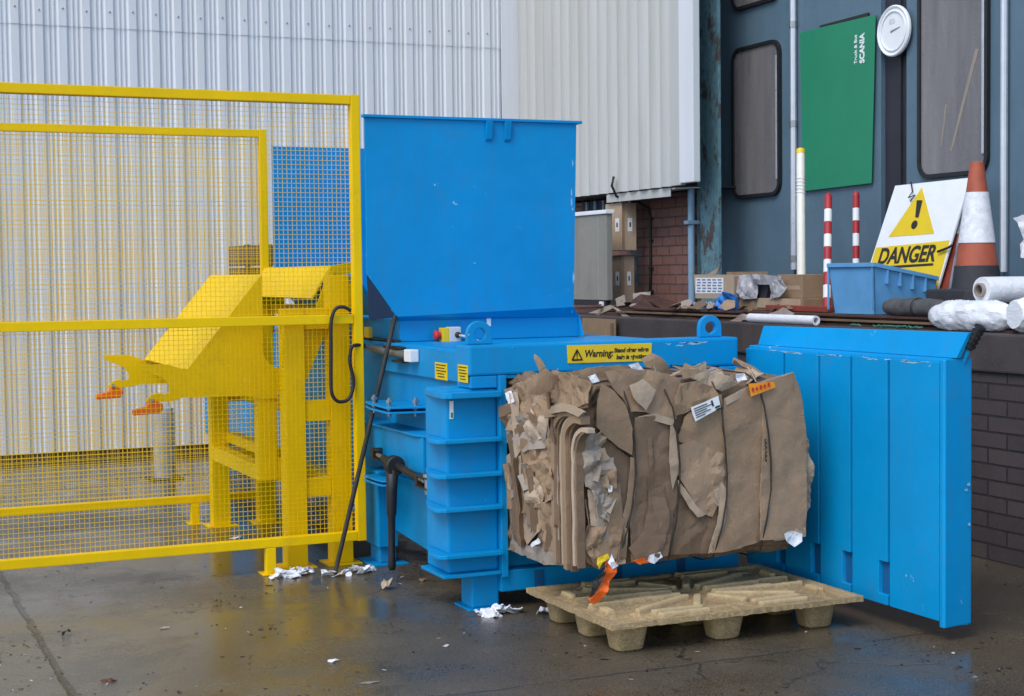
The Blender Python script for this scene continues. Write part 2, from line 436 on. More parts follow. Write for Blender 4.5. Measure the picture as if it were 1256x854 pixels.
# aged fluted cladding of the dock side (plane X = 6.3), stops above the brick
wr = thing('fluted_wall', (6.3, 12.4, 2.28), 'aged cream fluted cladding panel above the brick wall by the dock', 'wall')
pts = []
Y1, Y0 = 13.965, 10.98; n = 16; pw = (Y1 - Y0) / n
for i in range(n):
    for k in range(15):
        s = k / 14; pts.append((6.3 - .010 - .034 * math.sin(pi * s) ** .7, Y1 - (i + .03 + s * .94) * pw))
mb = MB(); q = len(pts)
ZB = 2.285
mb.add([(p[0], p[1], ZB) for p in pts] + [(p[0], p[1], 7.6) for p in pts], [(i, i + 1, q + i + 1, q + i) for i in range(q - 1)])
obj('fluted_sheet', mb, M['clad_right'], wr, solid=.002)
obj('edge_flashing', MB().box(6.262, 6.31, 10.80, 10.965, ZB, 7.6), M['clad_right'], wr, bevel=.006)
obj('corner_trim', MB().box(6.245, 6.31, 10.575, 10.795, ZB + .012, 7.6), M['clad_left'], wr, bevel=.008)
obj('backing', MB().box(6.335, 6.9, 11.30, 13.96, ZB + .03, 7.5), M['door_dark'], wr)
obj('soffit', MB().box(6.318, 6.9, 10.97, 13.96, ZB - .006, ZB + .006), M['door_dark'], wr)
obj('drip_ledge', MB().hexa([(6.30, 10.95, 2.262), (6.58, 10.95, 2.275), (6.58, 12.15, 2.275), (6.30, 12.15, 2.262)], [(6.30, 10.95, 2.274), (6.58, 10.95, 2.283), (6.58, 12.15, 2.283), (6.30, 12.15, 2.274)]), M['clad_right'], wr)
obj('ledge_fascia', MB().box(6.288, 6.298, 11.02, 12.14, 2.205, 2.276), M['clad_right'], wr, bevel=.002)

bw = thing('brick_wall', (6.75, 12.6, 1.24), 'red brick wall with a dark cable between cladding and dock', 'wall')
obj('brickwork', MB().box(6.6, 6.85, 11.255, 13.96, 1.24, 2.262), M['brick_red'], bw)
lv = obj('louvre', MB().box(6.575, 6.598, 12.18, 13.2, 2.12, 2.26), M['door_dark'], bw)
for k in range(6):
    obj('louvre_bar', MB().box(6.555, 6.573, 12.2 + k * .17, 12.235 + k * .17, 2.12, 2.258), M['pipe_blue'], lv)
cx = 11.886
obj('conduit', MB().tube([(6.24, cx + .02, 2.42), (6.22, cx + .02, 2.34), (6.27, cx + .03, 2.25), (6.5, cx + .04, 2.20), (6.575, cx + .02, 2.15), (6.58, cx, 2.06), (6.582, cx, 1.7), (6.58, cx + .01, 1.26)], .012, 8), M['ink'], bw, smooth=True)
for z in (2.05, 1.86, 1.62, 1.42):
    obj('conduit_clip', MB().box(6.572, 6.598, cx - .03, cx + .03, z, z + .018), M['ink'], bw, bevel=.003)

pl = thing('steel_pillar', (6.7, 11.2, 1.24), 'tall steel pillar with peeling teal paint between brick and doors', 'pillar')
obj('flange', MB().box(6.53, 6.555, 10.664, 10.953, 1.24, 7.6), M['teal'], pl, bevel=.003)
obj('web', MB().box(6.556, 6.66, 11.03, 11.045, 1.24, 7.6), M['teal'], pl)
dp = thing('drain_pipe', (6.5, 11.2, 1.24), 'thin pale blue pipe running down beside the teal pillar', 'pipe')
py_ = 11.011
obj('pipe', MB().tube([(6.48, py_, 1.24), (6.48, py_, 2.27)],   .028, 14), M['pipe_blue'], dp, smooth='auto')
obj('pipe_bracket', MB().box(6.43, 6.54, py_ - .036, py_ + .036, 1.98, 2.01), M['pipe_blue'], dp, bevel=.004)

# loading dock
dk = thing('loading_dock', (6.4, 8, 0), 'raised loading dock of dark brick with a concrete edge', 'dock')
obj('brick_face', MB().box(5.77, 6.95, 1.0, 13.95, 0, 1.03), M['brick_dark'], dk)
obj('edge_slab', MB().box(5.745, 7.6, 1.0, 13.95, 1.032, 1.24), M['concrete'], dk, bevel=.012)

# slate blue folding dock doors (plane X = 6.9)
def rrect(y0, y1, z0, z1, r, n=6):
    out = []
    for cy, cz, a in ((y1 - r, z1 - r, 0), (y0 + r, z1 - r, pi / 2), (y0 + r, z0 + r, pi), (y1 - r, z0 + r, 1.5 * pi)):
        for k in range(n + 1):
            w = a + k / n * pi / 2; out.append((cy + r * cos(w), cz + r * sin(w)))
    return out
def ring(outer, inner, x0, x1):
    mb = MB(); n = len(outer)
    vs = [(x0, *p) for p in outer] + [(x0, *p) for p in inner] + [(x1, *p) for p in inner] + [(x1, *p) for p in outer]
    fs = []
    for i in range(n):
        j = (i + 1) % n
        fs += [(i, j, n + j, n + i), (n + i, n + j, 2 * n + j, 2 * n + i), (i, j, 3 * n + j, 3 * n + i)]
    return mb.add(vs, fs)
def add_window(d, y0, y1, z0, z1, streak=False):
    w = obj('window', MB().prism(rrect(y0, y1, z0, z1, .085), 'x', 6.885, 6.897), M['glass'], d)
    obj('rubber_seal', ring(rrect(y0 - .028, y1 + .028, z0 - .028, z1 + .028, .11), rrect(y0, y1, z0, z1, .085), 6.87, 6.898), M['black'], w)
    obj('bright_trim', MB().box(6.872, 6.884, y0 + .006, y0 + .03, z0 + .10, z1 - .10), M['alu'], w, bevel=.004)
    return w
dA = thing('dock_door', (6.95, 10.6, 1.24), 'slate blue dock door leaf with a tall narrow grey window beside the teal pillar', 'door')
obj('panel', MB().box(6.9, 6.95, 10.16, 11.3, 1.26, 6.2), M['door_paint'], dA)
add_window(dA, 10.345, 10.99, 2.215, 3.385)
add_window(dA, 10.345, 10.99, 3.745, 4.7)
rp = obj('vertical_rail', MB().tube([(6.872, 10.12, 1.6), (6.872, 10.12, 5.8)], .026, 10), M['alu'], dA, smooth='auto')
for z in (1.66, 2.7, 3.46):
    obj('rail_joint', MB().tube([(6.872, 10.12, z), (6.872, 10.12, z + .05)], .031, 10), M['steel'], rp, smooth='auto')
dB = thing('dock_door', (6.95, 9.6, 1.24), 'slate blue dock door leaf that carries the green sign', 'door')
obj('panel', MB().box(6.9, 6.95, 9.07, 10.13, 1.26, 6.2), M['door_paint'], dB)
obj('door_gap', MB().box(6.935, 6.95, 8.79, 9.066, 1.26, 6.2), M['door_dark'], dB)
obj('hinge_strip', MB().box(6.915, 6.934, 8.87, 8.90, 1.26, 6.2), M['door_dark'], dB)
dC = thing('dock_door', (6.95, 8.3, 1.24), 'slate blue dock door leaf with a smeared tall window above the danger sign', 'door')
obj('panel', MB().box(6.9, 6.95, 7.805, 8.786, 1.26, 6.2), M['door_paint'], dC)
w = add_window(dC, 7.964, 8.609, 2.235, 3.52)
for (a, bb, c, dd, wd) in ((8.046,3.018,8.187,2.664,0.018), (8.187,2.664,8.3,2.373,0.013), (8.35,2.692,8.399,2.414,0.009)):
    obj('dried_smear', MB().hexa([(6.8832, a - wd, bb), (6.8832, a + wd, bb), (6.8832, c + wd * .8, dd), (6.8832, c - wd * .8, dd)], [(6.8846, a - wd, bb), (6.8846, a + wd, bb), (6.8846, c + wd * .8, dd), (6.8846, c - wd * .8, dd)]), M['card_grey'], w)
rp = obj('vertical_rail', MB().tube([(6.872, 7.78, 1.57), (6.872, 7.78, 5.8)], .024, 10), M['alu'], dC, smooth='auto')
dD = thing('dock_door', (6.95, 7.0, 1.24), 'slate blue dock door leaf at the right edge beyond the last rail', 'door')
obj('panel', MB().box(6.9, 6.95, 4.0, 7.755, 1.26, 6.2), M['door_paint'], dD)
obj('fold_rib', MB().box(6.885, 6.899, 6.9, 6.96, 1.3, 6.1), M['door_paint'], dD, bevel=.004)

# green sign hung on the door, its top edge tilted up at the near end
gs = thing('green_sign', (6.88, 9.6, 2.2), 'green board lettered in white hung on the blue dock door', 'sign')
gq = [(10.037,3.412),(9.099,3.402),(9.148,2.211),(9.999,2.198)]
obj('board', MB().prism(gq, 'x', 6.872, 6.880), M['green'], gs, bevel=.004)
obj('backing_batten', MB().prism([(gq[0][0] - .25, gq[0][1] + .016), (gq[1][0] + .1, gq[1][1] + .03), (gq[1][0] + .1, gq[1][1] - .03), (gq[0][0] - .25, gq[0][1] - .03)], 'x', 6.882, 6.898), M['ink'], gs)
gt = [(9.227,3.079),(9.226,3.294),(9.294,3.088)]
text('lettering', 'SCANIA', M['white'], gs, (6.8708, gt[0][0], gt[0][1]), (0, 0, 1), (0, 1, 0), .075, .003, width=gt[1][1] - gt[0][1])
text('small_lettering', 'Truck & Bus', M['white'], gs, (6.8708, gt[2][0] + .02, gt[2][1] - .005), (0, 0, 1), (0, 1, 0), .045, .001, width=(gt[1][1] - gt[0][1]) * .97)

# round white plate
pc = (6.86,8.877,3.254)
dp = thing('round_plate', (6.87, pc[1], pc[2] - .17), 'round white plate fixed across the dark gap above the danger sign', 'sign')
obj('rim', MB().lathe([(.168, 0), (.178, -.006), (.178, -.022), (.170, -.03), (.160, -.026), (.158, -.02)], (6.878, pc[1], pc[2]), 40, 'x'), M['white'], dp, smooth='auto')
obj('raised_ring', MB().lathe([(.142, 0), (.142, -.006), (.136, -.008), (.130, -.006), (.130, 0)], (6.857, pc[1], pc[2]), 40, 'x', False), M['white'], dp, smooth='auto')
obj('bracket', MB().box(6.88, 6.934, pc[1] - .05, pc[1] + .05, pc[2] - .05, pc[2] + .05), M['steel'], dp)
text('print', 'BSI', M['grey_plastic'], dp, (6.8565, pc[1] + .045, pc[2] + .05), (0, -1, 0), (0, 0, 1), .05)
obj('print_stroke', MB().hexa([(6.8560, pc[1] + .03, pc[2] - .012), (6.8560, pc[1] - .075, pc[2] + .014), (6.8560, pc[1] - .075, pc[2] + .020), (6.8560, pc[1] + .03, pc[2] + .004)], [(6.8575, pc[1] + .03, pc[2] - .012), (6.8575, pc[1] - .075, pc[2] + .014), (6.8575, pc[1] - .075, pc[2] + .020), (6.8575, pc[1] + .03, pc[2] + .004)]), M['steel'], dp)

# ------------------------------------------------------------------ the blue baler
B = thing('baler', (3.5, 7.5, 0), 'large bright blue baling machine with a tall hopper and an open ribbed door', 'baler')
def bl(name, mb, bevel=.004, mat='blue', parent=B, **k): return obj(name, mb, M[mat], parent, bevel=bevel, **k)
# press chamber and ram housing behind
XS = 2.85                      # the chamber's left side
bl('chamber', MB().box(XS, 4.22, 7.02, 9.98, .175, 1.225), .012)
bl('chamber_roof', MB().box(2.93, 4.2, 6.905, 7.018, 1.17, 1.226), .004)
bl('ram_housing', MB().box(2.87, 4.1, 9.982, 12.9, .28, 1.2), .02)
bl('upper_side_plate', MB().prism([(6.92, 1.068), (7.93, 1.066), (8.3, 1.066), (8.3, 1.215), (6.92, 1.215)], 'x', XS - .022, XS - .001), .003)
bl('lower_side_panel', MB().prism([(7.03, .158), (7.45, .15), (7.92, .182), (8.25, .20), (8.25, .50), (7.03, .50)], 'x', XS - .014, XS - .001), .003)
# hopper: front, back and right plates, open to the tipper on the left, sloped lip below
HF, HB = 8.03, 9.93
fr = [(2.692,2.451),(3.97,2.456),(3.942,1.398),(2.861,1.366),(2.691,1.601)]
hop = bl('hopper', MB().prism(fr, 'y', HF, HF + .012), .002)
xl, xr = fr[0][0], fr[1][0]; zt = fr[0][1]; zb = fr[3][1]
bl('hopper_back', MB().prism([(xl, 1.6), (xl, zt - .006), (xr, zt - .006), (xr - .03, zb), (xl + .17, zb)], 'y', HB, HB + .012), .002)
bl('hopper_side', MB().hexa([(xr - .012, HF + .013, zt), (xr - .012, HB - .001, zt), (fr[2][0] - .012, HB - .001, zb), (fr[2][0] - .012, HF + .013, zb)], [(xr, HF + .013, zt), (xr, HB - .001, zt), (fr[2][0], HB - .001, zb), (fr[2][0], HF + .013, zb)]), 0)
bl('lip_shade_plate', MB().prism([(fr[4][0] + .004, fr[4][1] - .005), (fr[3][0] - .002, fr[3][1] - .002), (fr[4][0] + .012, fr[3][1] - .012)], 'y', HF + .004, HF + .016), .001, 'navy')  # added dark triangle, the shade below the lip put into its colour
bl('loading_lip', MB().hexa([(fr[4][0] + .02, HF + .3, fr[4][1]), (fr[4][0] + .02, HB - .02, fr[4][1]), (fr[3][0], HB - .02, fr[3][1]), (fr[3][0], HF + .3, fr[3][1])], [(fr[4][0] + .034, HF + .3, fr[4][1] + .008), (fr[4][0] + .034, HB - .02, fr[4][1] + .008), (fr[3][0] + .014, HB - .02, fr[3][1] + .008), (fr[3][0] + .014, HF + .3, fr[3][1] + .008)]), 0)
bl('top_rim', MB().box(xl - .012, xr + .03, HF - .016, HF + .024, zt + .0005, zt + .016).box(xr - .01, xr + .03, HF + .026, HB + .01, zt + .0005, zt + .016), .002)
for px in [3.4,3.514]:
    bl('rim_bracket', MB().prism([(HF - .001, zt - .002), (HF - .001, zt - .115), (HF - .015, zt - .10), (HF - .034, zt - .002)], 'x', px, px + .036), .002)
# neck between hopper and chamber, with an inward chamfer under the hopper plate
nz0, nz1 = 1.227, 1.35
nx0, nx1 = 2.893, 4.008
bl('neck', MB().box(nx0, nx1, 8.08, 9.9, nz0, nz1), .004)
zc = fr[2][1]
bl('neck_chamfer', MB().hexa([(fr[3][0] + .004, HF + .002, zb), (fr[2][0], HF + .002, zc), (fr[2][0], HF + .02, zc + .002), (fr[3][0] + .004, HF + .02, zb + .002)], [(nx0, 8.079, nz1 - .008), (nx1 - .01, 8.079, nz1 - .008), (nx1 - .01, 8.14, nz1 - .006), (nx0, 8.14, nz1 - .006)]), 0)
for px in [nx1 - .016]:
    bl('neck_stiffener', MB().prism([(8.079, nz0 + .002), (8.079, nz1 - .012), (8.066, nz1 - .02), (8.03, nz0 + .002)], 'x', px, px + .014), .002)
wt = [(3.414,1.344),(3.439,1.301)]
bl('white_tab', MB().box(wt[0][0], wt[1][0], 8.072, 8.0795, wt[1][1], wt[0][1]), .001, 'white')
# front frame of the ejection opening
bl('top_beam', MB().box(2.75, 4.225, 6.72, 6.90, 1.118, 1.262), .012)
bl('weld_strip', MB().box(2.93, 4.1, 6.7285, 6.75, 1.100, 1.117), .003)
bl('frame_stile', MB().box(4.115, 4.225, 6.722, 6.90, .19, 1.117), .008)
bl('frame_stile', MB().box(2.895, 2.93, 6.70, 7.0, .155, 1.117), .004)
bl('corner_post', MB().box(2.757, 2.893, 6.724, 6.898, 1.058, 1.117), .006)
bl('sill_beam', MB().box(2.90, 4.225, 6.726, 6.86, .08, .182), .006)
bl('sill_lip', MB().box(2.934, 4.112, 6.80, 7.015, .184, .278), .006)
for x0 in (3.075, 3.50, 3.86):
    bl('sill_pocket_shade', MB().box(x0, x0 + .05, 6.722, 6.7265, .09, .17), .001, 'slot')  # flat plates on the beam, the pockets' shade is only their darker colour
def lug(x0, x1, z0, z1, y0, y1, hole):
    cx, rr = (x0 + x1) / 2, (x1 - x0) / 2; cz = z1 - rr; n = 24
    out = [(cx + rr * cos(pi * k / 12), cz + rr * sin(pi * k / 12)) for k in range(13)] + [(x0, z0), (cx, z0), (x1, z0)]
    inn = []
    for p in out:
        w = math.atan2(p[1] - cz, p[0] - cx); inn.append((cx + hole * cos(w), cz + hole * sin(w)))
    m = len(out); mb = MB(); vs = [(p[0], y0, p[1]) for p in out] + [(p[0], y0, p[1]) for p in inn] + [(p[0], y1, p[1]) for p in inn] + [(p[0], y1, p[1]) for p in out]
    fs = []
    for i in range(m):
        j = (i + 1) % m
        fs += [(i, j, m + j, m + i), (m + i, m + j, 2 * m + j, 2 * m + i), (2 * m + i, 2 * m + j, 3 * m + j, 3 * m + i), (3 * m + i, 3 * m + j, j, i)]
    return mb.add(vs, fs)
bl('lifting_lug', lug(4.035, 4.165, 1.264, 1.375, 6.78, 6.81, .031), .004)
bl('lifting_lug', lug(2.765, 2.895, 1.264, 1.375, 6.78, 6.81, .031), .004)
# opening lining (dark inside is simply the chamber in shade)
# ribbed lock column left of the opening
colm = bl('lock_column', MB().box(2.635, 2.893, 6.735, 7.015, .19, 1.055), .012)
for k, z in enumerate((1.018, .808, .645, .487, .268)):
    x0 = 2.565 if k else 2.60
    rib = [(2.893, 6.672), (x0 + .04, 6.672), (x0 + .012, 6.684), (x0, 6.715), (x0, 6.80), (2.628, 7.0), (2.628, 6.733), (2.893, 6.733)]
    bl('stiffening_rib', MB().prism(rib, 'z', z, z + (.02 if k else .028)), .004, parent=colm)
bl('column_foot_plate', MB().box(2.60, 2.893, 6.70, 7.01, .172, .188), .003)
bl('leg', MB().box(2.764, 2.903, 6.76, 6.90, .008, .171), .008)
bl('leg_plate', MB().box(2.74, 2.93, 6.735, 6.93, 0, .008), .002)
bl('leg', MB().box(4.06, 4.2, 6.76, 6.90, 0, .078), .006)
# rear left leg
bl('rear_column', MB().box(2.735, 2.848, 8.03, 8.25, .10, .52), .006)
bl('leg', MB().box(2.75, 2.845, 8.06, 8.22, .009, .099), .006)
bl('leg_plate', MB().box(2.69, 2.90, 8.0, 8.28, 0, .009), .002)
bl('leg', MB().box(2.9, 3.1, 12.2, 12.4, 0, .279), .01)
# box and flanges on the chamber's side
bx = bl('side_housing', MB().box(2.738, XS - .001, 7.33, 8.45, .585, .772), .008)
bl('housing_top', MB().prism([(2.72, 8.46), (2.72, 7.40), (2.745, 7.312), (XS - .001, 7.312), (XS - .001, 8.46)], 'z', .773, .784), .002)
for z in (.905, .880):
    bl('flange_plate', MB().prism([(XS - .001, 7.50), (2.64, 7.54), (2.625, 7.57), (2.635, 7.86), (2.66, 8.0), (XS - .001, 8.0)], 'z', z, z + .010), .002)
for z in (.50, .478):
    bl('flange_plate', MB().prism([(2.734, 7.70), (2.66, 7.74), (2.65, 7.80), (2.65, 8.02), (2.734, 8.02)], 'z', z, z + .010), .002)
def bolt(x, y, z):
    bl('bolt', MB().lathe([(.010, -.055), (.010, -.018), (.019, -.018), (.019, 0), (.010, 0), (.010, .016), (.018, .016), (.018, .030), (.010, .030), (.009, .042)], (x, y, z), 6), 0, 'steel')
for x, y, z in ((2.79, 7.56, .916), (2.665, 7.62, .916), (2.665, 7.86, .916)): bolt(x, y, z)
# ratchet turnbuckle with its long black handle
p0, p1 = Vector((2.69, 7.90, .632)), Vector((2.665, 7.10, .580))
rt = bl('ratchet_lock', MB().tube([p0.lerp(p1, .14), p0.lerp(p1, .86)], .019, 14), 0, 'dark_steel', smooth='auto')
bl('threaded_rod', MB().tube([p0.lerp(p1, t / 30) for t in range(31)], [.010 + .003 * (t % 2) for t in range(31)], 10), 0, 'steel', rt)
bl('clevis', MB().box(2.645, 2.675, 7.02, 7.20, .545, .553).box(2.645, 2.675, 7.02, 7.20, .597, .605).box(2.65, 2.737, 7.19, 7.22, .545, .605), .003, 'dark_steel', rt)
bl('clevis_pin', MB().lathe([(.012, 0), (.012, .085), (.020, .085), (.020, .10), (0, .10)], (2.66, 7.07, .522), 10), 0, 'steel', rt)
bl('clevis', MB().box(2.675, 2.70, 7.86, 7.98, .605, .612).box(2.675, 2.70, 7.86, 7.98, .652, .66).box(2.68, 2.737, 7.95, 7.98, .605, .66), .003, 'dark_steel', rt)
pm = p0.lerp(p1, .42) + Vector((-.012, 0, 0))
bl('ratchet_head', MB().lathe([(.02, -.03), (.046, -.03), (.052, -.024), (.052, .024), (.046, .03), (.02, .03)], pm, 28, 'y'), .003, 'black', rt)
bl('handle', MB().tube([pm + Vector((-.012, 0, -.02)), pm + Vector((-.016, 0, -.13)), pm + Vector((-.02, 0, -.25)), pm + Vector((-.02, 0, -.27)), pm + Vector((-.022, 0, -.46)), pm + Vector((-.022, 0, -.525)), pm + Vector((-.022, 0, -.545))], [.033, .028, .026, .019, .018, .021, .015], 14), 0, 'black', rt, smooth=True)
# hydraulic cylinder, hose stub, emergency stop and labels
cA, cB, cC = Vector((2.80, 8.28, 1.185)), Vector((2.80, 7.93, 1.178)), Vector((2.80, 7.70, 1.172))
ch = bl('limit_cylinder', MB().tube([cA, cC], .022, 16), 0, 'steel', smooth='auto')
bl('cylinder_cap', MB().box(2.775, 2.826, 7.60, 7.695, 1.140, 1.205), .006, 'white', ch)
bl('cylinder_rod', MB().tube([(2.80, 8.46, 1.188), cA], .011, 10), 0, 'steel', ch)
bl('cylinder_clamp', MB().box(2.785, 2.826, 7.80, 8.05, 1.199, 1.212).box(2.785, 2.826, 7.75, 7.92, 1.128, 1.14), .002, 'dark_steel', ch)
bl('side_strip', MB().box(2.853, 2.89, 8.05, 9.0, 1.229, 1.240), .001, 'dark_steel')
bl('yellow_tag', MB().box(2.826, 2.849, 8.42, 8.5, 1.24, 1.30), .002, 'yellow_label')
ex, ez = 3.169, 1.258
eb = bl('emergency_stop', MB().box(ex - .012, ex + .058, 8.0, 8.066, ez - .044, ez + .046), .006, 'grey_plastic')
bl('yellow_collar', MB().box(ex - .052, ex - .0122, 8.002, 8.064, ez - .04, ez + .042), .004, 'yellow_label', eb)
bl('red_button', MB().lathe([(.017, 0), (.017, -.014), (.026, -.016), (.028, -.030), (.020, -.038), (0, -.039)], (ex - .053, 8.033, ez + .002), 24, 'x'), 0, 'red', eb, smooth='auto')
bl('cable_gland', MB().lathe([(.017, 0), (.017, -.012), (.011, -.02), (.011, -.03)], (ex + .036, 8.0, ez + .002), 14, 'y'), 0, 'ink', eb)
bl('grey_cable', MB().tube([(ex + .036, 7.975, ez), (ex + .05, 7.93, ez - .004), (ex + .05, 7.80, ez - .02), (ex + .02, 7.6, 1.235), (ex - .02, 7.4, 1.234)], .007, 8), 0, 'grey_plastic', eb, smooth=True)
bl('bracket', MB().box(ex - .01, ex + .05, 8.067, 8.079, ez - .02, ez + .02), .002, 'steel', eb)
def stroke(name, x, y0, y1, z0, z1, mat, par): return obj(name, MB().box(x - .0009, x, y0, y1, z0, z1), M[mat], par)
for LX, (pa, pb, pc_) in ((XS - .0225, ((2.828,7.367,1.152),(2.828,7.197,1.148),(2.828,7.2,1.066))), (2.7495, ((2.749,6.859,1.168),(2.749,6.736,1.166),(2.749,6.739,1.085)))):
    y1, y0, z1, z0 = pa[1], pb[1], pa[2], pc_[2]
    lb = bl('warning_label', MB().box(LX - .003, LX, y0, y1, z0, z1), .001, 'yellow_label')
    h = z1 - z0; w_ = y1 - y0
    for k, (a0, a1) in enumerate(((.08, .9), (.1, .8), (.12, .92), (.2, .75), (.25, .8))):
        stroke('print_line', LX - .0032, y1 - w_ * a1, y1 - w_ * a0, z1 - h * (.17 + k * .17), z1 - h * (.11 + k * .17), 'ink', lb)
wl_ = [(2.652,1.005),(2.671,0.92)]
lb = bl('paper_label', MB().box(wl_[0][0], wl_[1][0], 6.7305, 6.7345, wl_[1][1], wl_[0][1]), .001, 'white', colm)
obj('green_mark', MB().box(wl_[0][0] + .004, wl_[1][0] - .004, 6.729, 6.7303, wl_[1][1] + .006, wl_[1][1] + .03), M['green'], lb)
# warning strip on the top beam
q = [(3.258,1.248),(3.724,1.246),(3.718,1.157),(3.262,1.161)]
ws = bl('warning_strip', MB().prism(q, 'y', 6.7145, 6.7195), .0012, 'yellow_label')
sx0, sx1 = q[0][0], q[1][0]; sz0 = (q[2][1] + q[3][1]) / 2; sz1 = (q[0][1] + q[1][1]) / 2; hh = sz1 - sz0; ww = sx1 - sx0
tx = sx0 + .025; tw = hh * .62
tri = MB()
for (a_, b_) in (((0, 0), (1, 0)), ((1, 0), (.5, .95)), ((.5, .95), (0, 0))):
    A = Vector((tx + a_[0] * tw, 6.7135, sz0 + hh * .2 + a_[1] * tw * .95)); Bv = Vector((tx + b_[0] * tw, 6.7135, sz0 + hh * .2 + b_[1] * tw * .95))
    tri.tube([A, Bv], .0042, 4)
tri.box(tx + tw * .45, tx + tw * .55, 6.7128, 6.7144, sz0 + hh * .38, sz0 + hh * .66).box(tx + tw * .45, tx + tw * .55, 6.7128, 6.7144, sz0 + hh * .27, sz0 + hh * .33)
obj('warning_triangle', tri, M['ink'], ws)
text('warning_word', 'Warning:', M['ink'], ws, (tx + tw + .012, 6.7138, sz0 + hh * .34), (1, 0, 0), (0, 0, 1), hh * .55, .0012, .18, width=ww * .33)
text('warning_text', 'Stand clear when', M['ink'], ws, (sx0 + ww * .545, 6.7138, sz0 + hh * .54), (1, 0, 0), (0, 0, 1), hh * .34, .0012, .15, width=ww * .41)
text('warning_text', 'bale is ejecting', M['ink'], ws, (sx0 + ww * .57, 6.7138, sz0 + hh * .16), (1, 0, 0), (0, 0, 1), hh * .34, .0012, .15, width=ww * .36)

# the ejection door, swung open square to the opening
D0, D1 = 5.24, 6.80        # near and hinged end
XD = 4.335
door = obj('ejection_door', MB().box(XD, XD + .115, D0 + .02, D1, .085, 1.215), M['blue_door'], B, bevel=.012)
# end cap, slightly skewed like the photo's pressed edge
obj('end_cap', MB().prism([(XD - .0265, D0 + .025), (XD - .0265, D0 + .004), (XD - .018, D0 - .004), (XD + .14, D0 + .022), (XD + .149, D0 + .03), (XD + .149, D0 + .045), (XD + .116, D0 + .045), (XD + .116, D0 + .019), (XD + .001, D0 + .019)], 'z', .065, 1.212), M['blue_door'], door, bevel=.004)
obj('top_lip', MB().hexa([(XD + .04, D0 - .0, 1.216), (XD + .04, D1 - .03, 1.216), (XD + .065, D1 - .03, 1.216), (XD + .065, D0 - .0, 1.216)], [(XD + .08, D0 - .03, 1.325), (XD + .08, D1 - .02, 1.312), (XD + .10, D1 - .02, 1.312), (XD + .10, D0 - .03, 1.325)]), M['blue_door'], door, bevel=.003)
ys = [6.435,6.14,5.889,5.613]
edges = [D1 - .01] + ys + [D0 + .021]
for i in range(5):     # five facing plates with open gaps between them; each is notched beside the gap at its near end
    y0, y1 = edges[i + 1] + .0085, edges[i] - .0085
    pl_ = [(y0, .09), (y1, .09), (y1, 1.20), (y0, 1.20)]
    if i < 4: pl_ += [(y0, .285), (y0 + .062, .285), (y0 + .062, .135), (y0, .135)]
    obj('facing_plate', MB().prism(pl_, 'x', XD - .026, XD - .0005), M['blue_door'], door, bevel=.003)
    if i < 4: obj('slot', MB().box(XD - .0035, XD - .0008, y0 + .001, y0 + .061, .137, .283), M['slot'], door)  # thin plates, the slots' recess shade is put into their colour
l0, l1 = Vector((XD + .105, D0 + .0, 1.255)), Vector((XD + .125, D0 - .055, 1.352))
lt = obj('latch_handle', MB().tube([l0, l1], .020, 10), M['black'], door, smooth='auto')
for k in range(5):
    p = l0.lerp(l1, .1 + k * .2)
    obj('grip_ring', MB().tube([p, p + (l1 - l0).normalized() * .009], .026, 10), M['black'], lt)
obj('latch_arm', MB().tube([(XD + .09, D0 + .03, 1.17), l0], .012, 8), M['blue_door'], door, smooth='auto')
for z in (.25, .95):
    obj('hinge', MB().tube([(4.27, 6.775, z), (4.27, 6.775, z + .16)], .035, 16).box(4.226, 4.334, 6.755, 6.797, z + .02, z + .14), M['blue'], door, bevel=0, smooth='auto')

sr = random.Random(8)
def scuffs(n, fn, par):
    for k in range(n):
        p, L_, h_, ax = fn(); mb = MB()
        m = 6; top, bot = [], []
        for i in range(m + 1):
            f = i / m; w_ = h_ * (sr.uniform(.15, 1) if 0 < i < m else .1); zc_ = p[2] + sr.uniform(-.002, .002)
            for lst, s_ in ((top, 1), (bot, -1)):
                lst.append((p[0], p[1] + L_ * f, zc_ + s_ * w_) if ax == 'y' else (p[0] + L_ * f, p[1], zc_ + s_ * w_))
        nrm_ = (-.0006, 0, 0) if ax == 'y' else (0, -.0006, 0)
        vs = bot + top
        mb.add(vs, [(i, i + 1, m + 2 + i, m + 1 + i) for i in range(m)])
        obj('paint_scuff', mb, M['scuff'], par, solid=.0006)
scuffs(16, lambda: ((XD - .0268, sr.uniform(5.3, 6.6), sr.choice([1.198, 1.196, 1.192])), sr.uniform(.03, .16), sr.uniform(.002, .005), 'y'), door)
scuffs(7, lambda: ((sr.uniform(3.75, 4.1), 6.7194, sr.uniform(1.228, 1.243)), sr.uniform(.03, .10), sr.uniform(.003, .006), 'x'), B)
scuffs(5, lambda: ((sr.uniform(fr[1][0] - .05, fr[1][0] - .03), HF - .0008, sr.uniform(1.5, 2.3)), sr.uniform(.006, .012), sr.uniform(.02, .05), 'x'), B)

scuffs(3, lambda: ((XD + sr.uniform(.09, .12), D0 + .0125, sr.uniform(.25, .75)), sr.uniform(.01, .02), sr.uniform(.006, .014), 'x'), door)

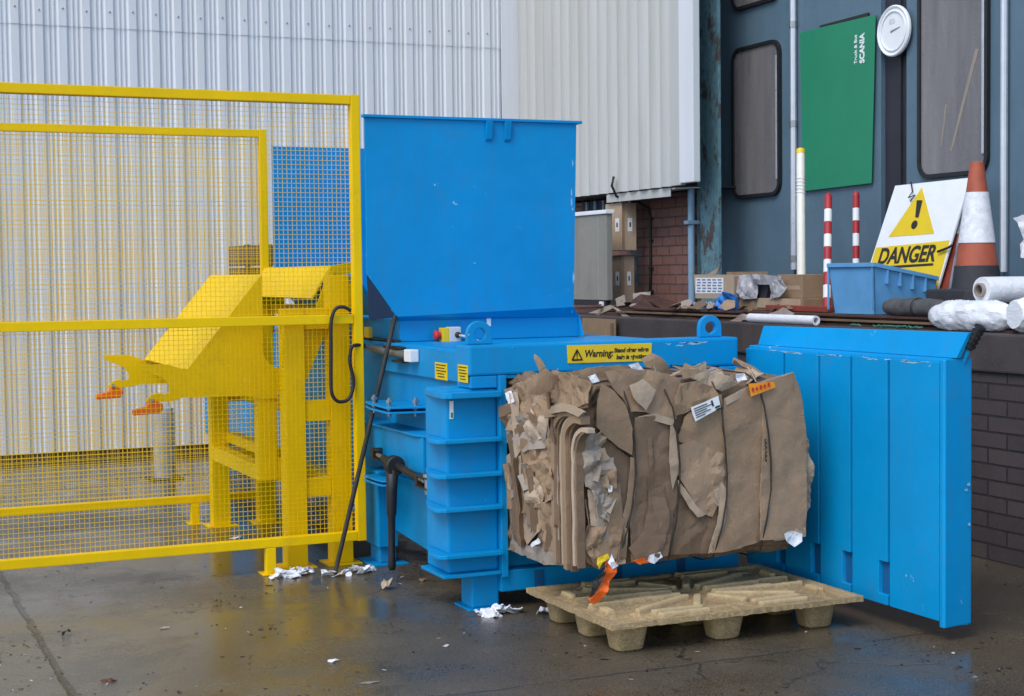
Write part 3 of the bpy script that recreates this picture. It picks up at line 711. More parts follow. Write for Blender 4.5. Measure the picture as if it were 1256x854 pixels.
# ------------------------------------------------------------------ yellow mesh guards
def mesh_guard(y, x1, feet, label, z0, z1, zm, off):
    t = thing('mesh_fence', (1.2, y, 0), label, 'fence', 'yellow mesh guard fences')
    x0 = -.45; w = .05
    def yl(n, mb): return obj(n, mb, M['yellow'], t, bevel=.004)
    yl('top_rail', MB().box(x0, x1 - w - .001, y, y + w, z1 - w, z1))
    yl('bottom_rail', MB().box(x0, x1 - w - .001, y, y + w, z0, z0 + w))
    if zm: yl('middle_rail', MB().box(x0 + w, x1 - w - .001, y + .006, y + w, zm, zm + w))
    yl('post', MB().box(x1 - w, x1, y - .002, y + w + .002, z0 - .003, z1 + .003))
    yl('post', MB().box(x0 - w, x0 - .001, y - .002, y + w + .002, .0, z1 + .003))
    for fx in feet:
        yl('foot', MB().box(fx - .027, fx + .027, y - .001, y + w + .001, .006, z0 - .001))
        yl('foot_plate', MB().box(fx - .05, fx + .05, y - .025, y + w + .05, 0, .006))
    mb = MB(); r = .00115; p = .025
    n = int((x1 - w - x0) / p)
    for i in range(1, n + 1):
        x = x0 + i * p
        mb.box(x - r, x + r, y + w - .008, y + w - .008 + 2 * r, z0 + w, z1 - w)
    m = int((z1 - z0 - 2 * w) / p)
    for j in range(1, m + 1):
        z = z0 + w + j * p
        mb.box(x0, x1 - w, y + w - .008 - 2 * r - .0003, y + w - .0083, z - r, z + r)
    obj('wire_mesh', mb, M['yellow'], t)
    return t
mesh_guard(8.06, 2.675, (2.137,), 'front yellow wire mesh guard fence with a tall post beside the blue hopper', .145, 2.572, 1.335, 0)
mesh_guard(9.96, 2.665, (2.145,), 'rear yellow wire mesh guard fence standing behind the yellow tipper', .135, 2.555, None, 0)

# ------------------------------------------------------------------ yellow bin tipper between the guards
T = thing('bin_tipper', (2.3, 9.0, 0), 'yellow steel bin tipper with hooked cradle plates between the mesh fences', 'bin lifter')
def ty(n, mb, bevel=.004, mat='yellow', parent=T, **k): return obj(n, mb, M[mat], parent, bevel=bevel, **k)
YN, YF = 8.42, 9.66
# near frame
for x0, x1, y0 in ((2.26, 2.375, 8.175), (2.52, 2.635, 8.175)):
    ty('frame_post', MB().box(x0, x1, y0, y0 + .11, .008, 1.60 if x0 > 2.5 else 1.42))
    ty('post_plate', MB().box(x0 - .04, x1 + .04, y0 - .04, y0 + .15, 0, .008), .002)
for z0, z1 in ((1.305, 1.42), (.80, .915), (.385, .49)):
    ty('cross_rail', MB().box(2.376, 2.519, 8.19, 8.27, z0, z1))
ty('gusset', MB().prism([(2.394,1.377),(2.571,1.382),(2.4,0.999)], 'y', 8.272, 8.284), .001)
# far frame
for x0, x1 in ((2.22, 2.335), (2.52, 2.635)):
    ty('frame_post', MB().box(x0, x1, 9.78, 9.88, .008, 1.45))
    ty('post_plate', MB().box(x0 - .04, x1 + .04, 9.74, 9.92, 0, .008), .002)
ty('cross_rail', MB().box(2.336, 2.519, 9.79, 9.87, .80, .915))
ty('cross_rail', MB().box(2.336, 2.519, 9.79, 9.87, .385, .49))
ty('tie_beam', MB().box(2.53, 2.625, 8.286, 9.779, .40, .48))
# cradle: two hooked side plates (same profile) joined by a sloping sheet
near = [(2.214,1.603),(1.791,1.089),(1.677,1.128),(1.533,1.129),(1.549,1.098),(1.61,1.073),(1.662,1.049),(1.687,1.008),(1.687,0.977),(1.66,0.965),(1.621,0.976),(1.581,0.96),(1.554,0.93),(1.589,0.924),(1.642,0.926),(1.703,0.928),(1.761,0.943),(2.099,0.937),(2.2,0.919),(2.284,0.916),(2.299,0.956),(2.301,1.084),(2.26,1.099),(2.223,1.136),(2.206,1.187)]
pn = ty('cradle_plate', MB().prism(near, 'y', YN, YN + .012), .0015)
dx, dz = 0.0, 0.0
pf = ty('cradle_plate', MB().prism(near, 'y', YF, YF + .012), .0015)
a0, a1 = Vector((near[0][0], 0, near[0][1])), Vector((near[1][0], 0, near[1][1]))
nrm = Vector((-(a1.z - a0.z), 0, a1.x - a0.x)).normalized() * .008
if nrm.z < 0: nrm = -nrm
mb = MB().hexa([(a0.x, YN, a0.z), (a0.x, YF + .012, a0.z), (a1.x, YF + .012, a1.z), (a1.x, YN, a1.z)], [(a0.x + nrm.x, YN, a0.z + nrm.z), (a0.x + nrm.x, YF + .012, a0.z + nrm.z), (a1.x + nrm.x, YF + .012, a1.z + nrm.z), (a1.x + nrm.x, YN, a1.z + nrm.z)])
ty('cradle_sheet', mb, .001)
q = [(2.173,0.952),(2.285,0.948),(2.275,0.477),(2.173,0.456)]
ty('cradle_arm', MB().box(q[0][0], q[1][0], YN + .014, YN + .09, q[3][1], q[0][1] + .02))
ty('cradle_arm', MB().box(q[0][0], q[1][0], YF - .09, YF - .002, q[3][1], q[0][1] + .02))
ty('cradle_beam', MB().box(q[0][0] + .001, q[1][0] - .03, YN + .0905, YF - .0905, q[3][1], q[3][1] + .085))
ty('cradle_beam', MB().box(q[0][0] + .09, q[1][0] + .05, YN + .0905, YF - .0905, q[3][1] + .11, q[3][1] + .17))
ty('pivot_tube', MB().tube([(2.40, 8.29, .86), (2.40, 9.78, .86)], .045, 20), 0, smooth='auto')
ty('pivot_lug', MB().box(q[1][0] + .001, 2.42, YN + .016, YN + .04, .45, .58), .003)
# fixed chute into the hopper
c = [(2.63,1.654),(2.516,1.47),(2.761,1.672),(2.757,1.41),(2.534,1.405)]
A, Bp = c[0], c[1]
ty('chute_sheet', MB().hexa([(A[0], 8.5, A[1]), (A[0], 9.94, A[1]), (Bp[0], 9.94, Bp[1]), (Bp[0], 8.5, Bp[1])], [(A[0] + .008, 8.5, A[1] - .006), (A[0] + .008, 9.94, A[1] - .006), (Bp[0] + .008, 9.94, Bp[1] - .006), (Bp[0] + .008, 8.5, Bp[1] - .006)]), 0)
ty('chute_plate', MB().prism([A, (c[2][0] + .0, c[2][1]), (c[3][0], c[3][1]), (c[4][0], c[4][1])], 'y', 8.486, 8.499), .001)
ty('chute_plate', MB().prism([A, (c[2][0] + .0, c[2][1]), (c[3][0], c[3][1]), (c[4][0], c[4][1])], 'y', 9.941, 9.953), .001)
ty('chute_rib', MB().box(c[2][0] - .13, c[2][0] - .12, 8.474, 8.485, 1.36, 1.62), .001)
ty('top_tie', MB().box(2.62, 2.70, 8.5, 9.77, 1.36, 1.42))
for k in range(3):
    ty('rivet', MB().lathe([(.014, 0), (.012, -.008), (0, -.009)], (c[2][0] - .17 + .08 * k, 8.4855, 1.40), 10, 'y'), 0, 'steel')
# orange grab hooks hanging from the lower fingers
for yy in (YN + .006, YF + .006):
    hx, hz_ = (1.572,0.934)
    h = MB().prism([(hx - .085, hz_ - .075), (hx + .06, hz_ - .070), (hx + .078, hz_ - .045), (hx + .075, hz_ - .018), (hx + .04, hz_ + .0), (hx, hz_ + .0), (hx - .008, hz_ - .03), (hx - .085, hz_ - .045)], 'y', yy - .022, yy + .022)
    k = ty('grab_hook', h, .006, 'orange')
    ty('pin', MB().tube([(hx + .015, yy - .034, hz_ + .006), (hx + .015, yy + .034, hz_ + .006)], .011, 10), 0, 'steel', k)

# looped black control cable hanging inside the front guard
pts = [(2.599,8.044,1.407),(2.563,8.044,1.426),(2.521,8.044,1.422),(2.498,8.044,1.387),(2.487,8.044,1.326),(2.485,8.044,1.194),(2.482,8.044,1.039),(2.485,8.044,0.964),(2.508,8.044,0.923),(2.544,8.044,0.913),(2.582,8.044,0.929),(2.606,8.044,0.985),(2.607,8.044,1.048),(2.59,8.044,1.124),(2.596,8.044,1.19),(2.615,8.044,1.216)]
pts += [(2.69, 8.10, 1.215), (2.73, 8.25, 1.20), (2.80, 8.44, 1.188)]
sp = []
for i in range(len(pts) - 1):
    p_ = [Vector(pts[max(0, min(len(pts) - 1, i + k))]) for k in (-1, 0, 1, 2)]
    for s in range(4):
        t = s / 4
        sp.append(.5 * ((2 * p_[1]) + (-p_[0] + p_[2]) * t + (2 * p_[0] - 5 * p_[1] + 4 * p_[2] - p_[3]) * t * t + (-p_[0] + 3 * p_[1] - 3 * p_[2] + p_[3]) * t ** 3))
tag(obj('control_cable', MB().tube(sp, .010, 8), M['black'], smooth=True), 'looped black cable hanging inside the front mesh fence by the blue machine', 'cable')

# long dark rod leaning from the ground against the hopper lip
r0, r1 = Vector((2.44, 7.90, .004)), Vector((2.79,7.857,1.38))
tag(obj('steel_rod', MB().tube([r0, r0.lerp(r1, .3), r0.lerp(r1, .7), r1], .0125, 10), M['dark_steel'], smooth='auto'), 'long thin dark steel rod leaning on the baler in front of the fence post', 'rod')

# rust brown crate standing on the ram housing, seen past the rear fence post
bc = thing('timber_crate', (3.0, 11.0, 1.2), 'rust brown slatted timber crate on top of the machine behind the tipper', 'crate')
cq = [(2.696,1.822),(2.894,1.816)]
cx0, cx1, cz1 = cq[0][0], cq[1][0], cq[0][1]
for k in range(4):
    z = 1.2 + k * (cz1 - 1.2) / 4
    obj('slat', MB().box(cx0, cx1, 10.70, 10.72, z + .006, z + (cz1 - 1.2) / 4 - .006), M['card_dark'], bc, bevel=.002)
    obj('slat', MB().box(cx0, cx0 + .02, 10.745, 11.2, z + .006, z + (cz1 - 1.2) / 4 - .006), M['card_dark'], bc, bevel=.002)
for x in (cx0 + .002, cx1 - .042):
    obj('corner_batten', MB().box(x, x + .04, 10.721, 10.744, 1.2, cz1), M['card_dark'], bc, bevel=.002)
obj('lid', MB().box(cx0 + .022, cx1, 10.745, 11.2, cz1 - .03, cz1 - .01), M['card_dark'], bc, bevel=.002)
obj('floor_board', MB().box(cx0 + .022, cx1, 10.745, 11.2, 1.2, 1.22), M['card_dark'], bc, bevel=.002)

# ------------------------------------------------------------------ the cardboard bale half ejected from the opening
BL = thing('cardboard_bale', (3.55, 6.5, .3), 'big wire tied bale of crushed brown cardboard coming out of the blue baler', 'bale')
BX0, BX1, BY0, BY1, BZ0, BZ1 = 2.955, 4.10, 5.985, 7.005, .300, 1.118
def fbm(p, o=4): return noise.fractal(p, 1.0, 2.1, o)
def crumple(p, s):
    """faceted creases of crushed board: distance to nearest cell, warped"""
    q = p * s + Vector((fbm(p * s * .5), fbm(p * s * .5 + Vector((5, 1, 2))), fbm(p * s * .5 + Vector((1, 7, 3))))) * .5
    d, _ = noise.voronoi(q); return d[1] - d[0]
strap_lines = [[(3.158,1.13),(3.177,1.008),(3.2,0.863),(3.203,0.72),(3.189,0.577),(3.16,0.471),(3.114,0.332)],[(3.357,1.122),(3.389,0.998),(3.413,0.87),(3.424,0.742),(3.423,0.633),(3.405,0.489),(3.371,0.36)],[(3.615,1.119),(3.64,0.986),(3.656,0.838),(3.668,0.69),(3.663,0.58),(3.641,0.452),(3.602,0.348)],[(3.843,1.103),(3.864,0.994),(3.889,0.863),(3.902,0.732),(3.897,0.601),(3.879,0.471),(3.848,0.38)]]
def strap_x(L, z):
    for (xa, za), (xb, zb_) in zip(L, L[1:]):
        if zb_ <= z <= za: return xa + (xb - xa) * (za - z) / (za - zb_ + 1e-9)
    return L[0][0] if z > L[0][1] else L[-1][0]
def smooth(a, b, x):
    t = max(0., min(1., (x - a) / (b - a))); return t * t * (3 - 2 * t)
def bale_push(p, n):
    left = 1 - smooth(3.05, 3.35, p.x)              # crushed end is rougher than the flat right part
    amp = .014 + .035 * left
    d = amp * (crumple(p, 6.5) - .35) + amp * .8 * fbm(p * 4) + .006 * fbm(p * 22) + .010 * (crumple(p, 17) - .3) * (.4 + left)
    if n.y < -.5:
        for L in strap_lines:
            s = (p.x - strap_x(L, p.z)) / .022; d -= .016 * math.exp(-s * s)
        d += .012 * math.sin(p.z * 3.6)
    return d
def bale_body():
    mb = MB()
    def face(o, a, b, n, nu, nv):
        o, a, b, n = Vector(o), Vector(a), Vector(b), Vector(n)
        def fn(u, v):
            p = o + a * u + b * v
            # rounded edges: pull in near borders
            e = min(min(u, 1 - u) * a.length, min(v, 1 - v) * b.length)
            rnd = .035 * (1 - smooth(0, .07, e)) ** 2
            k = smooth(0, .05, e)
            c = Vector(((BX0 + BX1) / 2, (BY0 + BY1) / 2, (BZ0 + BZ1) / 2))
            q = p - (p - c).normalized() * rnd
            edge = .02 * fbm(p * 7)
            return q + n * (bale_push(p, n) * k) + (p - c).normalized() * edge * (1 - k)
        mb.grid(nu, nv, fn)
    W, D, H = BX1 - BX0, BY1 - BY0, BZ1 - BZ0
    face((BX0, BY0, BZ0), (W, 0, 0), (0, 0, H), (0, -1, 0), 150, 105)
    face((BX0, BY0, BZ0), (0, D, 0), (0, 0, H), (-1, 0, 0), 110, 95)
    face((BX1, BY0, BZ0), (0, D, 0), (0, 0, H), (1, 0, 0), 60, 60)
    face((BX0, BY0, BZ1), (W, 0, 0), (0, D, 0), (0, 0, 1), 110, 90)
    face((BX0, BY0, BZ0), (W, 0, 0), (0, D, 0), (0, 0, -1), 60, 50)
    face((BX0, BY1, BZ0), (W, 0, 0), (0, 0, H), (0, 1, 0), 10, 10)
    return mb
obj('bale_core', bale_body(), M['card_dark'], BL, weld=True, smooth='auto')

def flap(pts3, n, mat, name='cardboard_flap', lift=0.0, amp=.008, freq=6., thick=.004, h=.028, curl=0.0, par=BL, crease=.0, seed=0):
    """an irregular piece of board: outline in space, remeshed, creased and bent along n"""
    bm = bmesh.new(); n = Vector(n).normalized()
    pts = [Vector(p) for p in pts3]
    c = sum(pts, Vector()) / len(pts); R = max((p - c).length for p in pts)
    # roughen the outline
    out = []
    for i, p in enumerate(pts):
        q = pts[(i + 1) % len(pts)]; m = max(1, int((q - p).length / h))
        for k in range(m):
            s = p.lerp(q, k / m)
            out.append(s + (s - c).normalized() * (.004 * fbm(s * 40 + Vector((seed, 0, 0)))))
    vs = [bm.verts.new(p) for p in out]
    f = bm.faces.new(vs)
    bmesh.ops.triangulate(bm, faces=[f])
    for it in range(7):
        es = [e for e in bm.edges if e.calc_length() > h * 1.5 and not (it == 0 and False)]
        if not es: break
        bmesh.ops.subdivide_edges(bm, edges=es, cuts=1)
        bmesh.ops.triangulate(bm, faces=[q for q in bm.faces if len(q.verts) > 3])
        bmesh.ops.beautify_fill(bm, faces=bm.faces[:], edges=[e for e in bm.edges if not e.is_boundary])
    off = Vector((seed * 1.7, seed * .6, 0))
    for v in bm.verts:
        p = v.co.copy()
        d = lift + amp * fbm(p * freq + off, 3) + crease * (crumple(p + off, 9) - .3 + (.18 * (crumple(p + off, 19) - .3) if name == 'crumpled_sheet' else 0)) + curl * ((p - c).length / R) ** 2
        if name == 'flat':
            pass
        v.co = p + n * d
    return obj(name, bm, M[mat], par, smooth='crease', solid=thick)
def front(pts, y): return [(x, y, z) for x, z in pts]
def side(pts, x): return [(x, y, z) for y, z in pts]
NF, NL, NU = (0, -1, 0), (-1, 0, 0), (0, 0, 1)
Y_ = 5.965
# large sheets on the long front face, traced from the photo at their real distance
for i, (pts, y, mat, amp, cr, th, cu) in enumerate([
    ([(3.666,1.025),(3.747,1.062),(3.877,1.098),(3.898,0.9),(3.911,0.731),(3.901,0.563),(3.865,0.371),(3.743,0.344),(3.644,0.334),(3.593,0.334),(3.628,0.453),(3.672,0.598),(3.668,0.764),(3.661,0.912)], 5.955, 'card', .010, .004, .004, .008),
    ([(3.855,1.088),(4.023,1.13),(4.067,1.042),(4.097,0.852),(4.101,0.625),(4.096,0.379),(3.918,0.371),(3.843,0.373),(3.879,0.49),(3.901,0.638),(3.898,0.825),(3.877,0.957)], 5.945, 'card', .010, .003, .005, .010),
    ([(3.463,0.951),(3.556,1.012),(3.657,1.044),(3.665,0.912),(3.673,0.764),(3.655,0.691),(3.588,0.769),(3.491,0.818),(3.429,0.851)], 5.958, 'card', .010, .006, .004, .0),
    ([(3.396,0.824),(3.512,0.846),(3.66,0.779),(3.663,0.654),(3.637,0.582),(3.603,0.496),(3.535,0.523),(3.469,0.63),(3.424,0.706)], 5.945, 'card', .014, .018, .004, -.008),
    ([(3.419,0.688),(3.51,0.536),(3.603,0.488),(3.654,0.573),(3.645,0.433),(3.602,0.333),(3.488,0.336),(3.375,0.345),(3.393,0.49)], 5.962, 'card_dark', .012, .014, .004, .0),
    ([(3.209,0.963),(3.331,0.972),(3.413,0.917),(3.428,0.778),(3.423,0.597),(3.393,0.453),(3.367,0.342),(3.26,0.326),(3.187,0.329),(3.184,0.506),(3.207,0.72)], 5.955, 'card_dark', .012, .010, .005, .006),
    ([(3.291,0.642),(3.353,0.652),(3.376,0.491),(3.326,0.335),(3.219,0.322),(3.171,0.391),(3.241,0.458)], 5.94, 'card_dark', .012, .016, .004, -.006),
    ([(3.039,1.12),(3.098,1.089),(3.153,1.023),(3.188,0.918),(3.191,0.799),(3.123,0.839),(3.056,0.889),(3.009,0.938),(3.014,1.022)], 5.925, 'card', .006, .003, .005, -.012),
    ([(3.017,0.916),(3.103,0.854),(3.191,0.785),(3.198,0.612),(3.156,0.472),(3.106,0.332),(3.066,0.343),(3.092,0.477),(3.07,0.657),(3.039,0.801)], 5.958, 'card_dark', .012, .012, .004, .0),
    ([(3.067,1.169),(3.167,1.179),(3.308,1.163),(3.439,1.126),(3.455,1.031),(3.413,0.932),(3.331,0.957),(3.266,0.986),(3.193,0.989),(3.161,1.044),(3.106,1.096)], 5.955, 'card', .012, .010, .004, .0),
    ([(3.178,1.107),(3.243,1.133),(3.307,1.081),(3.258,0.993),(3.194,1.05)], 5.925, 'card_light', .006, .004, .005, -.014),
    ([(3.439,1.104),(3.523,1.108),(3.607,1.083),(3.64,1.038),(3.547,1.005),(3.471,0.972),(3.413,0.96),(3.406,1.04)], 5.945, 'card', .014, .022, .004, .0),
    ([(3.498,1.131),(3.582,1.15),(3.726,1.122),(3.778,1.098),(3.666,1.058),(3.59,1.084)], 5.965, 'card_light', .012, .02, .004, .0),
    ([(3.07,0.657),(3.126,0.689),(3.148,0.508),(3.106,0.354),(3.05,0.337),(3.019,0.404),(3.052,0.516)], 5.935, 'card', .012, .02, .004, .0),
    ([(3.005,0.519),(3.08,0.478),(3.106,0.332),(3.026,0.311),(2.971,0.344),(2.964,0.423)], 5.95, 'card', .012, .014, .005, .0)]):
    o = flap(front(pts, y), NF, mat, amp=amp, crease=cr, thick=th, curl=cu, seed=i + 1, h=.024)
for i, (pts, y, mat) in enumerate([
    ([(3.423,0.677),(3.461,0.631),(3.519,0.546),(3.56,0.514),(3.518,0.502),(3.477,0.549),(3.435,0.618)], 5.944, 'card_light'),
    ([(3.646,0.662),(3.672,0.616),(3.662,0.469),(3.61,0.34),(3.576,0.336),(3.62,0.472),(3.637,0.574)], 5.944, 'card_light'),
    ([(3.604,0.621),(3.646,0.633),(3.667,0.58),(3.637,0.537),(3.603,0.562)], 5.944, 'card_light'),
    ([(2.975,0.663),(3.034,0.659),(3.048,0.509),(2.989,0.503)], 5.944, 'card_light'),
    ([(3.388,0.94),(3.413,0.888),(3.424,0.706),(3.394,0.635),(3.375,0.781)], 5.944, 'card_light'),
    ([(3.183,0.793),(3.211,0.784),(3.206,0.612),(3.156,0.472),(3.128,0.488),(3.173,0.628)], 5.944, 'card'),
    ([(3.14,0.509),(3.172,0.471),(3.154,0.328),(3.106,0.325),(3.115,0.439)], 5.944, 'card_light'),
    ([(3.209,0.963),(3.307,0.98),(3.405,0.946),(3.396,0.918),(3.306,0.944),(3.225,0.934)], 5.944, 'card_light'),
    ([(3.273,0.874),(3.293,0.873),(3.301,0.352),(3.272,0.347)], 5.944, 'card_dark'),
    ([(3.666,1.025),(3.747,1.062),(3.877,1.102),(4.023,1.133),(4.04,1.11),(3.899,1.071),(3.76,1.032),(3.674,0.996)], 5.944, 'card_light'),
    ([(3.913,0.405),(4.096,0.413),(4.096,0.371),(3.922,0.363)], 5.944, 'card_light'),
    ([(3.835,0.426),(3.861,0.454),(3.869,0.378),(3.83,0.367)], 5.944, 'card_dark')]):
    flap(front(pts, y), NF, mat, name='torn_edge', amp=.010, freq=7, crease=.006, thick=.0025, seed=140 + i, h=.018)
# sheets on the crushed left end (plane X = 2.95)
for i, (pts, x, mat, amp, cr, th) in enumerate([
    ([(6.736,0.719),(6.611,0.771),(6.462,0.823),(6.375,0.727),(6.353,0.581),(6.313,0.437),(6.475,0.345),(6.528,0.406)], 2.925, 'card_light', .006, .003, .005),
    ([(6.749,0.628),(6.597,0.588),(6.476,0.299),(6.569,0.277),(6.682,0.282),(6.759,0.301)], 2.945, 'card_grey', .012, .012, .004),
    ([(6.508,0.808),(6.302,0.864),(6.184,0.784),(6.205,0.618),(6.344,0.574),(6.449,0.644)], 2.92, 'card', .018, .03, .004),
    ([(6.717,1.04),(6.546,1.097),(6.411,1.06),(6.459,0.925),(6.627,0.854),(6.722,0.884)], 2.93, 'card_light', .018, .03, .004),
    ([(6.546,1.089),(6.294,1.141),(6.11,1.115),(6.113,0.99),(6.3,0.92),(6.477,0.943)], 2.915, 'card', .02, .035, .004),
    ([(6.625,0.912),(6.413,0.966),(6.214,0.927),(6.234,0.816),(6.463,0.786),(6.609,0.817)], 2.91, 'card_grey', .02, .035, .004),
    ([(6.109,1.144),(5.932,1.161),(5.771,1.136),(5.811,1.03),(6.031,0.999),(6.111,1.044)], 2.90, 'card', .02, .035, .004),
    ([(6.424,0.572),(6.205,0.618),(6.174,0.494),(6.179,0.311),(6.316,0.295),(6.384,0.389)], 2.935, 'card_dark', .012, .014, .004),
    ([(6.567,0.331),(6.177,0.377),(6.047,0.319),(6.282,0.286),(6.477,0.284)], 2.925, 'card_grey', .014, .02, .004)]):
    flap(side(pts, x), NL, mat, amp=amp, crease=cr, thick=th, seed=30 + i, h=.022)
# upright folded layers seen edge-on beside the corner: nested arches of bent sheets
def ribbon(path, w):
    L_, R__ = [], []
    for i, p in enumerate(path):
        p = Vector(p); t = (Vector(path[min(i + 1, len(path) - 1)]) - Vector(path[max(i - 1, 0)])).normalized(); n = Vector((-t.y, t.x)) * w / 2
        L_.append(tuple(p + n)); R__.append(tuple(p - n))
    return L_ + R__[::-1]
arches = [[(6.143,0.321),(6.144,0.463),(6.152,0.643),(6.153,0.788),(6.146,0.901),(6.12,0.95),(6.078,0.978),(6.021,0.993),(5.949,0.992)],[(6.075,0.322),(6.076,0.473),(6.084,0.651),(6.085,0.795),(6.078,0.885),(6.053,0.934),(6.012,0.962),(5.962,0.977),(5.898,0.975)],[(6.024,0.309),(6.025,0.48),(6.033,0.658),(6.033,0.8),(6.027,0.883),(6.002,0.931),(5.962,0.959),(5.918,0.973),(5.859,0.971)],[(5.964,0.333),(5.964,0.489),(5.972,0.665),(5.973,0.807),(5.968,0.842),(5.943,0.891),(5.904,0.919),(5.866,0.932),(5.814,0.93)]]
def spline2(P, m=4):
    out = []
    for i in range(len(P) - 1):
        q = [Vector(P[max(0, min(len(P) - 1, i + k))]) for k in (-1, 0, 1, 2)]
        for s in range(m):
            t = s / m; out.append(.5 * ((2 * q[1]) + (-q[0] + q[2]) * t + (2 * q[0] - 5 * q[1] + 4 * q[2] - q[3]) * t * t + (-q[0] + 3 * q[1] - 3 * q[2] + q[3]) * t ** 3))
    return out + [Vector(P[-1])]
for i, P in enumerate(arches):
    P = spline2(P); P = [p + Vector((.010 * fbm(Vector((p.y * 6, i * 3, 0))), 0)) for p in P]
    obj('folded_layer', MB().prism(ribbon(P, (.030, .022, .034, .020)[i]), 'x', 2.902 + (.004, .012, 0, .012)[i], 2.95), M[('card', 'card_light', 'card', 'card_light')[i]], BL, bevel=.002)
    P2 = [p + Vector((-.036, -.004)) for p in P[:-6]]
    obj('folded_layer', MB().prism(ribbon(P2, .012), 'x', 2.915, 2.95), M['card_dark'], BL)  # dark strips in the gaps, shade between the layers put into colour
# folded lip over the layers
flap(side([(6.152,0.976),(6.118,1.015),(6.02,1.036),(5.893,1.031),(5.802,1.014),(5.848,0.989),(5.973,1.004),(6.069,0.99)], 2.895), NL, 'card_light', name='folded_layer', amp=.004, crease=.004, thick=.014, seed=57)
# crumpled pieces of sheet wrung into folds on the crushed end
def crumpled(pts, x, mat, seed, fold=.035, freq=9, ax='x'):
    q = side(pts, x) if ax == 'x' else front(pts, x)
    o = flap(q, NL if ax == 'x' else NF, mat, name='crumpled_sheet', amp=.016, freq=5, crease=fold, thick=.003, seed=seed, h=.0115)
    return o
for i, (pts, x, mat, fo) in enumerate([
    ([(6.694,1.05),(6.523,1.106),(6.415,1.075),(6.436,0.965),(6.529,0.893),(6.678,0.919)], 2.925, 'card', .05),
    ([(6.542,1.097),(6.342,1.146),(6.205,1.124),(6.259,1.026),(6.418,0.985),(6.526,1.015)], 2.915, 'card_light', .05),
    ([(6.308,1.133),(6.087,1.181),(5.959,1.153),(6.009,1.065),(6.157,1.026),(6.275,1.047)], 2.905, 'card', .055),
    ([(6.056,1.126),(5.881,1.164),(5.759,1.137),(5.776,1.054),(5.915,1.016),(6.042,1.042)], 2.895, 'card', .05),
    ([(6.717,0.932),(6.527,0.969),(6.42,0.91),(6.477,0.811),(6.626,0.754),(6.72,0.807)], 2.925, 'card_grey', .05),
    ([(6.49,0.98),(6.276,1.018),(6.158,0.976),(6.177,0.887),(6.351,0.834),(6.475,0.883)], 2.905, 'card_light', .055),
    ([(6.439,0.871),(6.245,0.91),(6.145,0.861),(6.164,0.744),(6.319,0.697),(6.424,0.76)], 2.91, 'card', .05),
    ([(6.389,0.741),(6.214,0.782),(6.131,0.718),(6.151,0.6),(6.306,0.55),(6.392,0.629)], 2.905, 'card', .055),
    ([(6.49,0.64),(6.337,0.68),(6.252,0.616),(6.288,0.56),(6.43,0.549)], 2.90, 'card_light', .05),
    ([(6.358,0.566),(6.219,0.577),(6.154,0.462),(6.192,0.31),(6.294,0.315),(6.326,0.436)], 2.925, 'card', .035),
    ([(6.709,0.528),(6.596,0.512),(6.472,0.316),(6.584,0.283),(6.697,0.288)], 2.932, 'card_dark', .03)]):
    crumpled(pts, x, mat, 200 + i * 3, fo)
for i, (pts, y, mat) in enumerate([
    ([(2.946,0.893),(3.001,0.925),(3.04,0.845),(3.047,0.731),(3.006,0.656),(2.959,0.68),(2.937,0.788)], 5.925, 'card_grey'),
    ([(2.991,0.7),(3.054,0.717),(3.085,0.622),(3.068,0.517),(3.021,0.549),(2.99,0.622)], 5.92, 'card_grey'),
    ([(3.04,0.803),(3.087,0.779),(3.102,0.664),(3.069,0.616),(3.038,0.696)], 5.925, 'card'),
    ([(2.965,0.51),(3.044,0.518),(3.091,0.443),(3.082,0.337),(3.003,0.33),(2.956,0.412)], 5.93, 'card')]):
    crumpled(pts, y, mat, 260 + i * 3, .05, ax='y')
# thin sheets folded upright and pressed side by side across the crushed end
vf = random.Random(17)
def upright(y, z0, z1, x, w, mat, ax='x', k=3):
    n = 12; mb = MB(); sg = [vf.choice((-1, 1)) * vf.uniform(.25, .6) for _ in range(k + 1)]; sd = vf.uniform(0, 80); lean = vf.uniform(-.12, .12); curl = vf.uniform(-.03, .03)
    for j in range(n + 1):
        f = j / n; z = z0 + (z1 - z0) * f
        for i in range(k + 1):
            a = (i / k - .5) * w * (1 - .25 * f) + lean * (z - z0) + .018 * fbm(Vector((z * 5, sd, i * .3)))
            d = sg[i] * w * .5 * (1 + .5 * fbm(Vector((z * 4, i * 2.0, sd)))) + curl * f * f + .006 * fbm(Vector((z * 22, i * 5, sd)))
            zz = z + (vf.uniform(-.014, .014) if j in (0, n) else 0)
            mb.v.append((x - d, y + a, zz) if ax == 'x' else (y + a, x - d, zz))
    mb.f += [(j * (k + 1) + i, j * (k + 1) + i + 1, (j + 1) * (k + 1) + i + 1, (j + 1) * (k + 1) + i) for j in range(n) for i in range(k)]
    return obj('folded_sheet', mb, M[mat], BL, solid=.004, smooth='crease')
for i in range(26):
    y = 6.10 + .56 * ((i * .618) % 1); lo = vf.uniform(.34, .62); hi = min(1.08, lo + vf.uniform(.22, .50))
    if y < 6.32 and hi < .75: hi += .25
    if 6.13 < y < 6.30: lo = max(lo, .86); hi = 1.09
    upright(y, lo, hi, 2.935 - vf.uniform(0, .022), vf.uniform(.035, .075), vf.choice(['card', 'card', 'card_light', 'card_grey', 'card_dark']))
for x, lo, hi, m in ((3.02, .36, .62, 'card'), (3.05, .42, .80, 'card_grey'), (3.09, .40, .66, 'card_light'), (3.04, .66, .90, 'card_grey'), (3.10, .62, .78, 'card'), (3.14, .34, .55, 'card_dark')):
    upright(x, lo, hi, 5.948, vf.uniform(.04, .06), m, ax='y')
